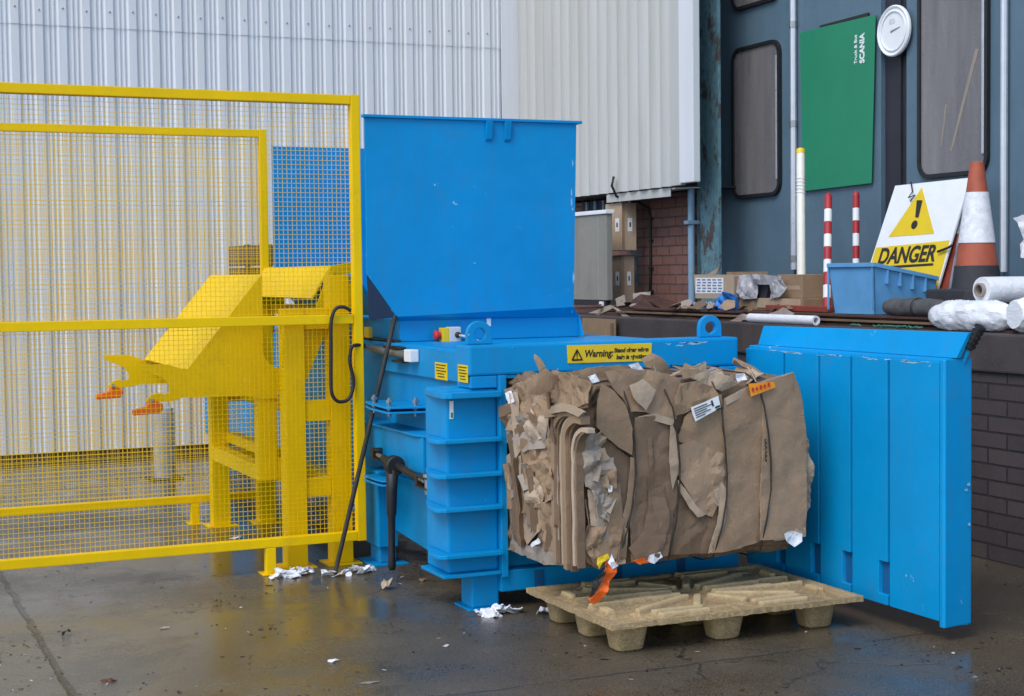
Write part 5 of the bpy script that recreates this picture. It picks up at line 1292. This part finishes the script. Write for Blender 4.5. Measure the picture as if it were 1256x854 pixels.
# pale blue crate
cr = thing('plastic_crate', (6.2, 8.1, ZS), 'open light blue plastic crate in front of the danger sign', 'crate')
ca = (5.97,8.401,1.32); cb_ = (5.97,7.92,1.329)
ya, yb = ca[1], cb_[1]; xa = 5.97; xb = 6.463
zr0, zr1 = 1.634, 1.542
tp = .03
def wallq(p, q, d, n_, zlo, zp, zq):      # tapered wall from p to q (xy at rim), thickness along n_
    ax, ay = p; bx_, by_ = q
    A = [(ax + d[0][0], ay + d[0][1], zlo), (bx_ + d[1][0], by_ + d[1][1], zlo), (bx_, by_, zq), (ax, ay, zp)]
    return MB().hexa(A, [(v[0] + n_[0], v[1] + n_[1], v[2]) for v in A])
w4 = .006
obj('wall', wallq((xa, ya), (xa, yb), ((tp, -tp), (tp, tp)), (w4, 0), ZS + .003, zr0, zr0), M['crate'], cr)
obj('wall', wallq((xa, yb), (xb, yb), ((tp, tp), (-tp, tp)), (0, w4), ZS + .003, zr0, zr1), M['crate'], cr)
obj('wall', wallq((xb, yb), (xb, ya), ((-tp, tp), (-tp, -tp)), (-w4, 0), ZS + .003, zr1, zr1), M['crate'], cr)
obj('wall', wallq((xb, ya), (xa, ya), ((-tp, -tp), (tp, -tp)), (0, -w4), ZS + .003, zr1, zr0), M['crate'], cr)
obj('floor', MB().box(xa + tp + w4, xb - tp - w4, yb + tp + w4, ya - tp - w4, ZS + .003, ZS + .012), M['crate'], cr)
rimh = .022
obj('rim', MB().hexa([(xa - .014, ya + .0, zr0 - rimh), (xa - .014, yb - .014, zr0 - rimh), (xa - .0005, yb - .014, zr0 - rimh), (xa - .0005, ya, zr0 - rimh)], [(xa - .014, ya, zr0 + .004), (xa - .014, yb - .014, zr0 + .004), (xa - .0005, yb - .014, zr0 + .004), (xa - .0005, ya, zr0 + .004)]), M['crate'], cr, bevel=.002)
obj('rim', MB().hexa([(xa, yb - .014, zr0 - rimh), (xb, yb - .014, zr1 - rimh), (xb, yb - .0005, zr1 - rimh), (xa, yb - .0005, zr0 - rimh)], [(xa, yb - .014, zr0 + .004), (xb, yb - .014, zr1 + .004), (xb, yb - .0005, zr1 + .004), (xa, yb - .0005, zr0 + .004)]), M['crate'], cr, bevel=.002)
for k in range(1, 5):
    f = k / 5; x = xa + (xb - xa) * f; zz = zr0 + (zr1 - zr0) * f
    obj('rib', MB().box(x - .005, x + .005, yb - .0135, yb + .02, zz - .11, zz - rimh - .002), M['crate'], cr, bevel=.001)
for y in (ya - .012, yb + .004):
    obj('corner_rib', MB().box(xa - .010, xa + .0, y, y + .008, ZS + .03, zr0 - rimh), M['crate'], cr)
# danger sign leaning on more signs
sg = thing('danger_sign', (6.506,8.386,1.515), 'white and yellow danger sign with a warning triangle leaning beside the cone', 'sign')
SNv = Vector((-math.cos(.29), 0, math.sin(.29)))
def plate_on(name, q, mat, par, d, th): 
    q = [Vector(p) + SNv * d for p in q]; return obj(name, MB().hexa(q, [p - SNv * th for p in q]), M[mat], par)
bd = plate_on('board', [(6.7,8.653,2.164),(6.703,7.897,2.173),(6.471,7.961,1.396),(6.458,8.757,1.354)], 'white', sg, 0, .012)
plate_on('yellow_panel', [(6.574,8.694,1.743),(6.584,7.949,1.775),(6.474,7.964,1.406),(6.463,8.746,1.371)], 'yellow_label', sg, .002, .0015)
tq = [(6.692,8.358,2.136),(6.598,8.117,1.821),(6.595,8.587,1.812)]
tv = [Vector(p) + SNv * .002 for p in tq]
obj('warning_triangle', MB().add(tv + [p - SNv * .0015 for p in tv], [(0, 1, 2), (5, 4, 3), (0, 1, 4, 3), (1, 2, 5, 4), (2, 0, 3, 5)]), M['yellow_label'], sg)
ex_ = [(6.666,8.377,2.051),(6.665,8.317,2.048),(6.631,8.316,1.934),(6.632,8.35,1.936)]
plate_on('exclamation_bar', ex_, 'ink', sg, .004, .0015)
dc = Vector((6.617,8.34,1.887)) + SNv * .004
ux_ = Vector((6.618,8.258,1.889)) - Vector((6.617,8.34,1.887)); ux_.normalize(); uy_ = SNv.cross(ux_)
dv = [dc + (ux_ * cos(2 * pi * k / 16) + uy_ * sin(2 * pi * k / 16)) * .030 for k in range(16)]
obj('exclamation_dot', MB().add(dv, [tuple(range(16))]), M['ink'], sg, solid=.0015)
da, db, du = [(6.541,8.641,1.631),(6.545,8.053,1.646),(6.567,8.64,1.719)]
R_ = (Vector(db) - Vector(da)); 
up_ = SNv.cross(R_.normalized()); up_ = up_ if up_.z > 0 else -up_
text('danger_word', 'DANGER', M['ink'], sg, Vector(da) + SNv * .004, R_, up_, .155, .0045, .12, width=R_.length)
plate_on('underline', [(6.536,8.572,1.614),(6.541,8.055,1.63),(6.536,8.049,1.615),(6.531,8.565,1.597)], 'ink', sg, .004, .0015)
obj('wire_tie', MB().tube([Vector(p) + SNv * .012 for p in [(6.704,8.475,2.176),(6.683,8.432,2.108),(6.672,8.461,2.071),(6.676,8.398,2.084),(6.664,8.433,2.042)]], .005, 6), M['dark_steel'], sg, smooth=True)
obj('black_clip', MB().tube([Vector(p) + SNv * .02 for p in [(6.561,8.016,1.698),(6.568,7.922,1.722),(6.574,7.882,1.742)]], .008, 6), M['ink'], sg, smooth=True)
for k, (off, mats, lab) in enumerate(((.045, ('white', 'alu'), 'grey edged sign board leaning directly behind the danger sign'), (.10, ('white', 'yellow_label'), 'yellow and white sign board leaning hindmost beside the orange cone'))):
    s2 = thing('spare_sign', Vector((6.475,8.177,1.409)) + Vector((off, -.1, 0)), lab, 'sign', 'spare signs behind the danger sign')
    q = [Vector(p) + Vector((off, 0, -.015 * k)) for p in ([(6.681,8.524,2.102),(6.698,7.961,2.156),(6.474,7.893,1.407),(6.469,8.511,1.39)], [(6.679,8.573,2.093),(6.696,8.029,2.15),(6.474,7.854,1.407),(6.469,8.511,1.39)])[k]]
    obj('board', MB().hexa([p + SNv * .0 for p in q], [p - SNv * .014 for p in q]), M[mats[0]], s2, bevel=.002)
    m0, m1 = q[1].lerp(q[2], .45), q[0].lerp(q[3], .45)
    obj('lower_panel', MB().hexa([p + SNv * .0025 for p in (m1, m0, q[2], q[3])], [p + SNv * .0005 for p in (m1, m0, q[2], q[3])]), M['yellow_label' if k else 'red_dull'], s2)
    obj('edge_channel', MB().tube([q[1] + Vector((0, -.008, 0)), q[2] + Vector((0, -.008, 0))], .009, 6), M['steel'], s2)
# traffic cone
cn = thing('traffic_cone', (6.36, 7.441, ZS), 'faded orange traffic cone with a white reflective sleeve and black base', 'cone')
yc = 7.433; xc = 6.36
zs = [2.204,2.052,1.748,1.611,1.492]
rt_, rbt = .042, .138
def cr_(z): return rt_ + (rbt - rt_) * (zs[0] - z) / (zs[0] - zs[4])
def cband(n, z1, z0, m, e=0): obj(n, MB().lathe([(cr_(z0) + e, z0), (cr_(z1) + e, z1)], (xc, yc, 0), 40, 'z', False), M[m], cn, smooth='auto', solid=.004)
cband('upper_cone', zs[0], zs[1] + .001, 'cone_orange')
obj('cone_tip', MB().lathe([(cr_(zs[0]), zs[0]), (.040, zs[0] + .025), (.030, zs[0] + .03), (.026, zs[0] - .02)], (xc, yc, 0), 32, 'z', False), M['cone_orange'], cn, smooth='auto', solid=.003)
cband('reflective_sleeve', zs[1], zs[2], 'reflective', .004)
cband('lower_cone', zs[2] - .001, zs[3], 'cone_orange')
cband('cone_skirt', zs[3] - .001, zs[4] - .02, 'cone_base', .006)
obj('cone_base', MB().prism([(xc + .24 * (1 if k in (0, 1, 2, 7) else -1) * (1 if k in (0, 1, 4, 5) else .72) * 1, yc + .24 * (1 if k in (1, 2, 3, 4) else -1) * (1 if k in (2, 3, 6, 7) else .72)) for k in (7, 0, 1, 2, 3, 4, 5, 6)], 'z', ZS + .003, zs[4] - .0205), M['cone_base'], cn, bevel=.012)
# rolled dark matting
dr = thing('rolled_mat', (5.98, 7.55, ZS), 'dark grey rolled mat lying at the front of the blue crate', 'mat')
ra, rb_ = Vector((5.97, 7.80, ZS + .055)), Vector((5.99, 7.25, ZS + .050))
mb = MB(); nk, ns = 40, 22
for k in range(nk + 1):
    p = ra.lerp(rb_, k / nk)
    e = 1 - abs(2 * k / nk - 1) ** 6 * .45
    for s in range(ns):
        w = 2 * pi * s / ns; r__ = .056 * e * (1 + .12 * fbm(Vector((k * .2, cos(w) * 1.5, sin(w) * 1.5))))
        mb.v.append((p.x + r__ * cos(w), p.y, p.z + r__ * sin(w)))
mb.f += [(k * ns + s, k * ns + (s + 1) % ns, (k + 1) * ns + (s + 1) % ns, (k + 1) * ns + s) for k in range(nk) for s in range(ns)] + [tuple(range(ns)), tuple(nk * ns + s for s in range(ns))]
obj('roll', mb, M['mat_grey'], dr, smooth='auto')
obj('roll_tie', MB().lathe([(.056, -.01), (.061, -.006), (.061, .006), (.056, .01)], (5.98, 7.5, ZS + .053), 24, 'y', False), M['ink'], dr, smooth=True)
# plastic film rolls at the dock edge
def lumpy(a, b_, r, amp, seed, nk=46, ns=40, endr=.5):
    a, b_ = Vector(a), Vector(b_); t = (b_ - a).normalized(); s1 = t.cross(Vector((0, 0, 1))).normalized(); s2 = t.cross(s1); mb = MB()
    for k in range(nk + 1):
        f = k / nk; p = a.lerp(b_, f); e = (1 - abs(2 * f - 1) ** 5 * endr)
        for s in range(ns):
            w = 2 * pi * s / ns; q = Vector((f * 5, cos(w) * 1.3, sin(w) * 1.3)) + Vector((seed, 0, 0))
            rr = r * e * (1 + amp * (fbm(q * 1.4) + .6 * (crumple(q, 2.2) - .35)))
            v = p + (s1 * cos(w) + s2 * sin(w)) * rr
            v.z = max(v.z, ZD + .002); mb.v.append(tuple(v))
    mb.f += [(k * ns + s, k * ns + (s + 1) % ns, (k + 1) * ns + (s + 1) % ns, (k + 1) * ns + s) for k in range(nk) for s in range(ns)] + [tuple(range(ns)), tuple(nk * ns + s for s in range(ns))]
    return mb
f1 = thing('film_roll', (6.1, 6.87, 1.40), 'white stretch film roll with an open card core on top of the others', 'film roll', 'plastic film rolls on the dock edge')
fx0, fyc, fzc = 5.90, 6.881, 1.473
obj('film', MB().lathe([(.040, 0.03), (.040, .022), (.072, .022), (.074, .03), (.074, .52), (.040, .525)], (fx0, fyc, fzc), 36, 'x', False), M['film'], f1, smooth='auto')
obj('card_core', MB().lathe([(.030, .5), (.030, 0), (.0395, 0), (.0395, .5)], (fx0, fyc, fzc), 30, 'x', False), M['card_grey'], f1, smooth='auto')
f2 = thing('film_roll', (5.95, 6.95, ZD), 'crumpled clear plastic wrapped roll lying under the open film roll', 'film roll', 'plastic film rolls on the dock edge')
obj('wrapped_film', lumpy((5.88, 7.24, ZD + .085), (5.92, 6.60, ZD + .090), .088, .14, 2), M['film'], f2, smooth='auto')
f3 = thing('film_roll', (5.85, 6.45, ZD), 'bulky clear plastic wrapped roll at the right end of the dock edge', 'film roll', 'plastic film rolls on the dock edge')
obj('wrapped_film', lumpy((5.79, 6.47, ZD + .105), (6.4, 6.40, ZD + .105), .108, .12, 7, endr=.3), M['film'], f3, smooth='auto')
f4 = flap([(6.6,7.386,1.895),(6.6,7.309,1.916),(6.6,7.254,1.88),(6.6,7.253,1.646),(6.6,7.322,1.657),(6.6,7.315,1.696),(6.6,7.35,1.736),(6.6,7.309,1.764),(6.6,7.337,1.844)], (-1, 0, 0), 'paper', name='plastic_shred', amp=.03, freq=6, crease=.03, thick=.003, par=None, seed=31, h=.03)
tag(f4, 'torn white plastic shred hanging by the door at the right edge', 'plastic')
# green twine scraps on the dock edge, a bit each
gr = random.Random(4)
for i, (px_, lab) in enumerate(zip([(5.86,7.905,1.286),(5.86,7.646,1.282),(5.86,7.537,1.299),(5.86,7.461,1.287),(5.86,7.341,1.289)], ('leftmost', 'second', 'middle', 'fourth', 'rightmost'))):
    pts = [Vector((5.80 + .06 * gr.random(), px_[1] + (k - 3) * .022, ZD + .006 + .012 * abs(math.sin(k * 1.7 + i)))) for k in range(7)]
    tag(obj('twine_scrap', MB().tube(pts, .006, 6), M['twine'], smooth=True), lab + ' of the five green twine scraps on the dock edge', 'twine', 'green twine scraps on the dock edge')
# brown card panel propped against the dock's face behind the hopper
cpn = thing('cardboard_sheet', (5.72, 11.2, .4), 'brown cardboard panel propped against the dock face behind the hopper neck', 'cardboard')
cq = [(11.46,1.223),(10.881,1.223),(10.871,1.042),(11.465,0.987)]
obj('panel', MB().prism([(cq[0][0], cq[0][1]), (cq[1][0], cq[1][1]), (cq[1][0] - .02, 0.002), (cq[0][0] + .02, 0.002)], 'x', 5.70, 5.712), M['card'], cpn, bevel=.002)
obj('panel_flap', MB().box(5.690, 5.6995, cq[1][0] + .02, cq[1][0] + .06, .3, cq[1][1] - .03), M['card_dark'], cpn)

# ------------------------------------------------------------------ litter on the ground
def ground_flap(name, c, r, mat, label, cat, amp=.02, n=7, seed=1, squash=1.0, group=None, th=.002, h=.012):
    rr = random.Random(seed); c = Vector((c[0], c[1], .004 + amp * .4))
    pts = [c + Vector((cos(2 * pi * k / n) * r * rr.uniform(.6, 1.15), sin(2 * pi * k / n) * r * squash * rr.uniform(.6, 1.15), 0)) for k in range(n)]
    o = flap(pts, (0, 0, 1), mat, name=name, amp=amp, freq=2.2 / max(r, .03), crease=amp * 1.2, thick=th, par=None, seed=seed, h=h)
    zmin = min(v.co.z for v in o.data.vertices)
    o.location.z = .0015 - zmin
    return tag(o, label, cat, group)
def crumpled_heap(root, c, n, spread, seed):
    rr = random.Random(seed)
    for i in range(n):
        d = rr.random() ** .7; w = rr.uniform(0, 2 * pi); p = Vector((c[0] + cos(w) * spread[0] * d, c[1] + sin(w) * spread[1] * d, .012 + .03 * (1 - d) * rr.random()))
        r = rr.uniform(.02, .045); k = 6; nn = Vector((rr.uniform(-.7, .7), rr.uniform(-.7, .7), 1)).normalized(); u_ = nn.orthogonal().normalized(); v_ = nn.cross(u_)
        pts = [p + (u_ * cos(2 * pi * j / k) + v_ * sin(2 * pi * j / k)) * r * rr.uniform(.5, 1.2) for j in range(k)]
        for q in pts: q.z = max(q.z, .002)
        flap(pts, nn, 'paper', name='paper_shred', amp=.014, freq=26, crease=.02, thick=.0012, par=root, seed=rr.uniform(0, 90), h=.012)
for i, (c, n, sp_, lab) in enumerate((
    ((2.166,7.972), 14, (.09, .05), 'pile of white paper shreds round the thin fence foot'),
    ((2.281,8.013), 15, (.10, .06), 'pile of white paper shreds round the thick tipper post'),
    ((2.531,7.883), 18, (.17, .07), 'spread of white paper shreds under the fence end by the rod'),
    ((2.847,6.631), 22, (.11, .055), 'crumpled white paper heap beside the near leg of the baler'))):
    t = thing('paper_heap', (c[0], c[1], 0), lab, 'paper litter', 'white paper litter on the ground'); crumpled_heap(t, c, n, sp_, 40 + i)
ground_flap('paper_scrap', (3.035,6.536), .04, 'paper', 'small white paper scrap near the left corner of the pallet', 'paper scrap', seed=2, squash=.6, group='paper scraps on the wet ground')
ground_flap('paper_scrap', (1.871,6.112), .035, 'paper', 'white paper scrap alone on the wet ground nearest the camera', 'paper scrap', amp=.008, seed=3, squash=.5, group='paper scraps on the wet ground')
ground_flap('paper_scrap', (1.371,7.041), .028, 'card_light', 'pale card scrap on the ground in front of the mesh fence', 'paper scrap', amp=.006, seed=4, squash=.5, group='paper scraps on the wet ground')
ground_flap('paper_scrap', (2.243,9.272), .05, 'paper', 'white paper scrap on the ground behind the front mesh fence', 'paper scrap', amp=.008, seed=5, squash=.4, group='paper scraps on the wet ground')
ground_flap('card_piece', (2.564,7.41), .035, 'card_light', 'small tan card piece on the ground by the black handle', 'card piece', amp=.04, seed=6)
ground_flap('dark_leaf', (0.936,7.101), .03, 'ink', 'black leaf like scrap beside the joint in the ground', 'scrap', amp=.02, seed=7, squash=.6)
ground_flap('dark_leaf', (1.709,7.475), .03, 'card_dark', 'dark brown scrap on the ground below the fence rail', 'scrap', amp=.014, seed=8, squash=.5)
ground_flap('rusty_leaf', (0.978,6.199), .035, 'rust_leaf', 'rusty red brown leaf at the bottom left of the yard', 'leaf', amp=.012, seed=9, squash=.5)
ground_flap('dark_leaf', (2.797,7.524), .03, 'card_dark', 'dark scrap on the ground under the baler side', 'scrap', amp=.014, seed=10, squash=.6)
ground_flap('dirty_puddle_film', (1.907,5.723), .05, 'card_grey', 'thin grey strip of film at the bottom edge of the yard', 'film', amp=.004, seed=12, squash=.25)
# grit, chips and leaf crumbs that nobody could count
lt_ = random.Random(21); mb = MB()
for i in range(9000):
    x = lt_.uniform(.3, 5.7); y = lt_.uniform(4.2, 13.5) if i % 3 else lt_.uniform(4.6, 8)
    if fbm(Vector((x * 1.1, y * 1.1, 3))) + .5 * fbm(Vector((x * 4, y * 4, 8))) < lt_.uniform(-.1, .9): continue
    s = lt_.uniform(.003, .010) * (2.0 if lt_.random() < .06 else 1); w = lt_.uniform(0, pi); k = lt_.uniform(.25, .8)
    c_, s_ = cos(w), sin(w); zz = lt_.uniform(.001, .004)
    P = [(x + c_ * a * s - s_ * b__ * s * k, y + s_ * a * s + c_ * b__ * s * k, .0012 + zz * (1 if a > 0 else .1)) for a, b__ in ((-1, -1), (1, -.7), (1.1, .9), (-.8, 1))]
    mb.add(P, [(0, 1, 2, 3)])
gl = obj('ground_litter', mb, M['litter'], loc=(0, 0, 0)); tag(gl, 'fine grit and leaf crumbs scattered over the wet yard', 'litter', kind='stuff')

# ------------------------------------------------------------------ daylight and camera
W = bpy.data.worlds.new('World'); SC.world = W; W.use_nodes = True
nt = W.node_tree; bg = nt.nodes['Background']
sky = nt.nodes.new('ShaderNodeTexSky'); sky.sky_type = 'NISHITA'; sky.sun_disc = False
EL, AZ = radians(50), radians(238)           # high soft sun behind the camera's left shoulder
sky.sun_elevation = EL; sky.sun_rotation = AZ
sky.air_density = 1.0; sky.dust_density = 1.0; sky.ozone_density = 1.0
nt.links.new(sky.outputs[0], bg.inputs[0]); bg.inputs[1].default_value = .145
L = bpy.data.lights.new('sun', 'SUN'); L.energy = 1.0; L.angle = radians(30); L.color = (1, .97, .93)
so = bpy.data.objects.new('sun', L); COL.objects.link(so)
d = Vector((sin(AZ) * cos(EL), cos(AZ) * cos(EL), sin(EL)))     # towards the sun
so.rotation_euler = (-d).to_track_quat('-Z', 'Y').to_euler(); so.location = (-3, -5, 9)

cam = bpy.data.cameras.new('camera'); cam.sensor_fit = 'HORIZONTAL'; cam.sensor_width = 36; cam.lens = 36 * 1900 / 1256
cam.clip_start = .05; cam.clip_end = 600
co = bpy.data.objects.new('camera', cam); COL.objects.link(co); SC.camera = co
a = radians(66.16); th = math.atan(92 / 1900); roll = .012
f = Vector((cos(a) * cos(th), sin(a) * cos(th), -sin(th))); r = Vector((sin(a), -cos(a), 0)); u = r.cross(f)
rx = r * cos(roll) - u * sin(roll); ux = r * sin(roll) + u * cos(roll)
co.matrix_world = Matrix(((rx.x, ux.x, -f.x, 0), (rx.y, ux.y, -f.y, 0), (rx.z, ux.z, -f.z, 1.6), (0, 0, 0, 1)))
SC.render.engine = 'CYCLES'
SC.render.resolution_x = 1024; SC.render.resolution_y = 696
SC.view_settings.view_transform = 'Standard'; SC.view_settings.look = 'None'; SC.view_settings.gamma = 1
SC.view_settings.use_curve_mapping = False
SC.view_settings.exposure = 0.84
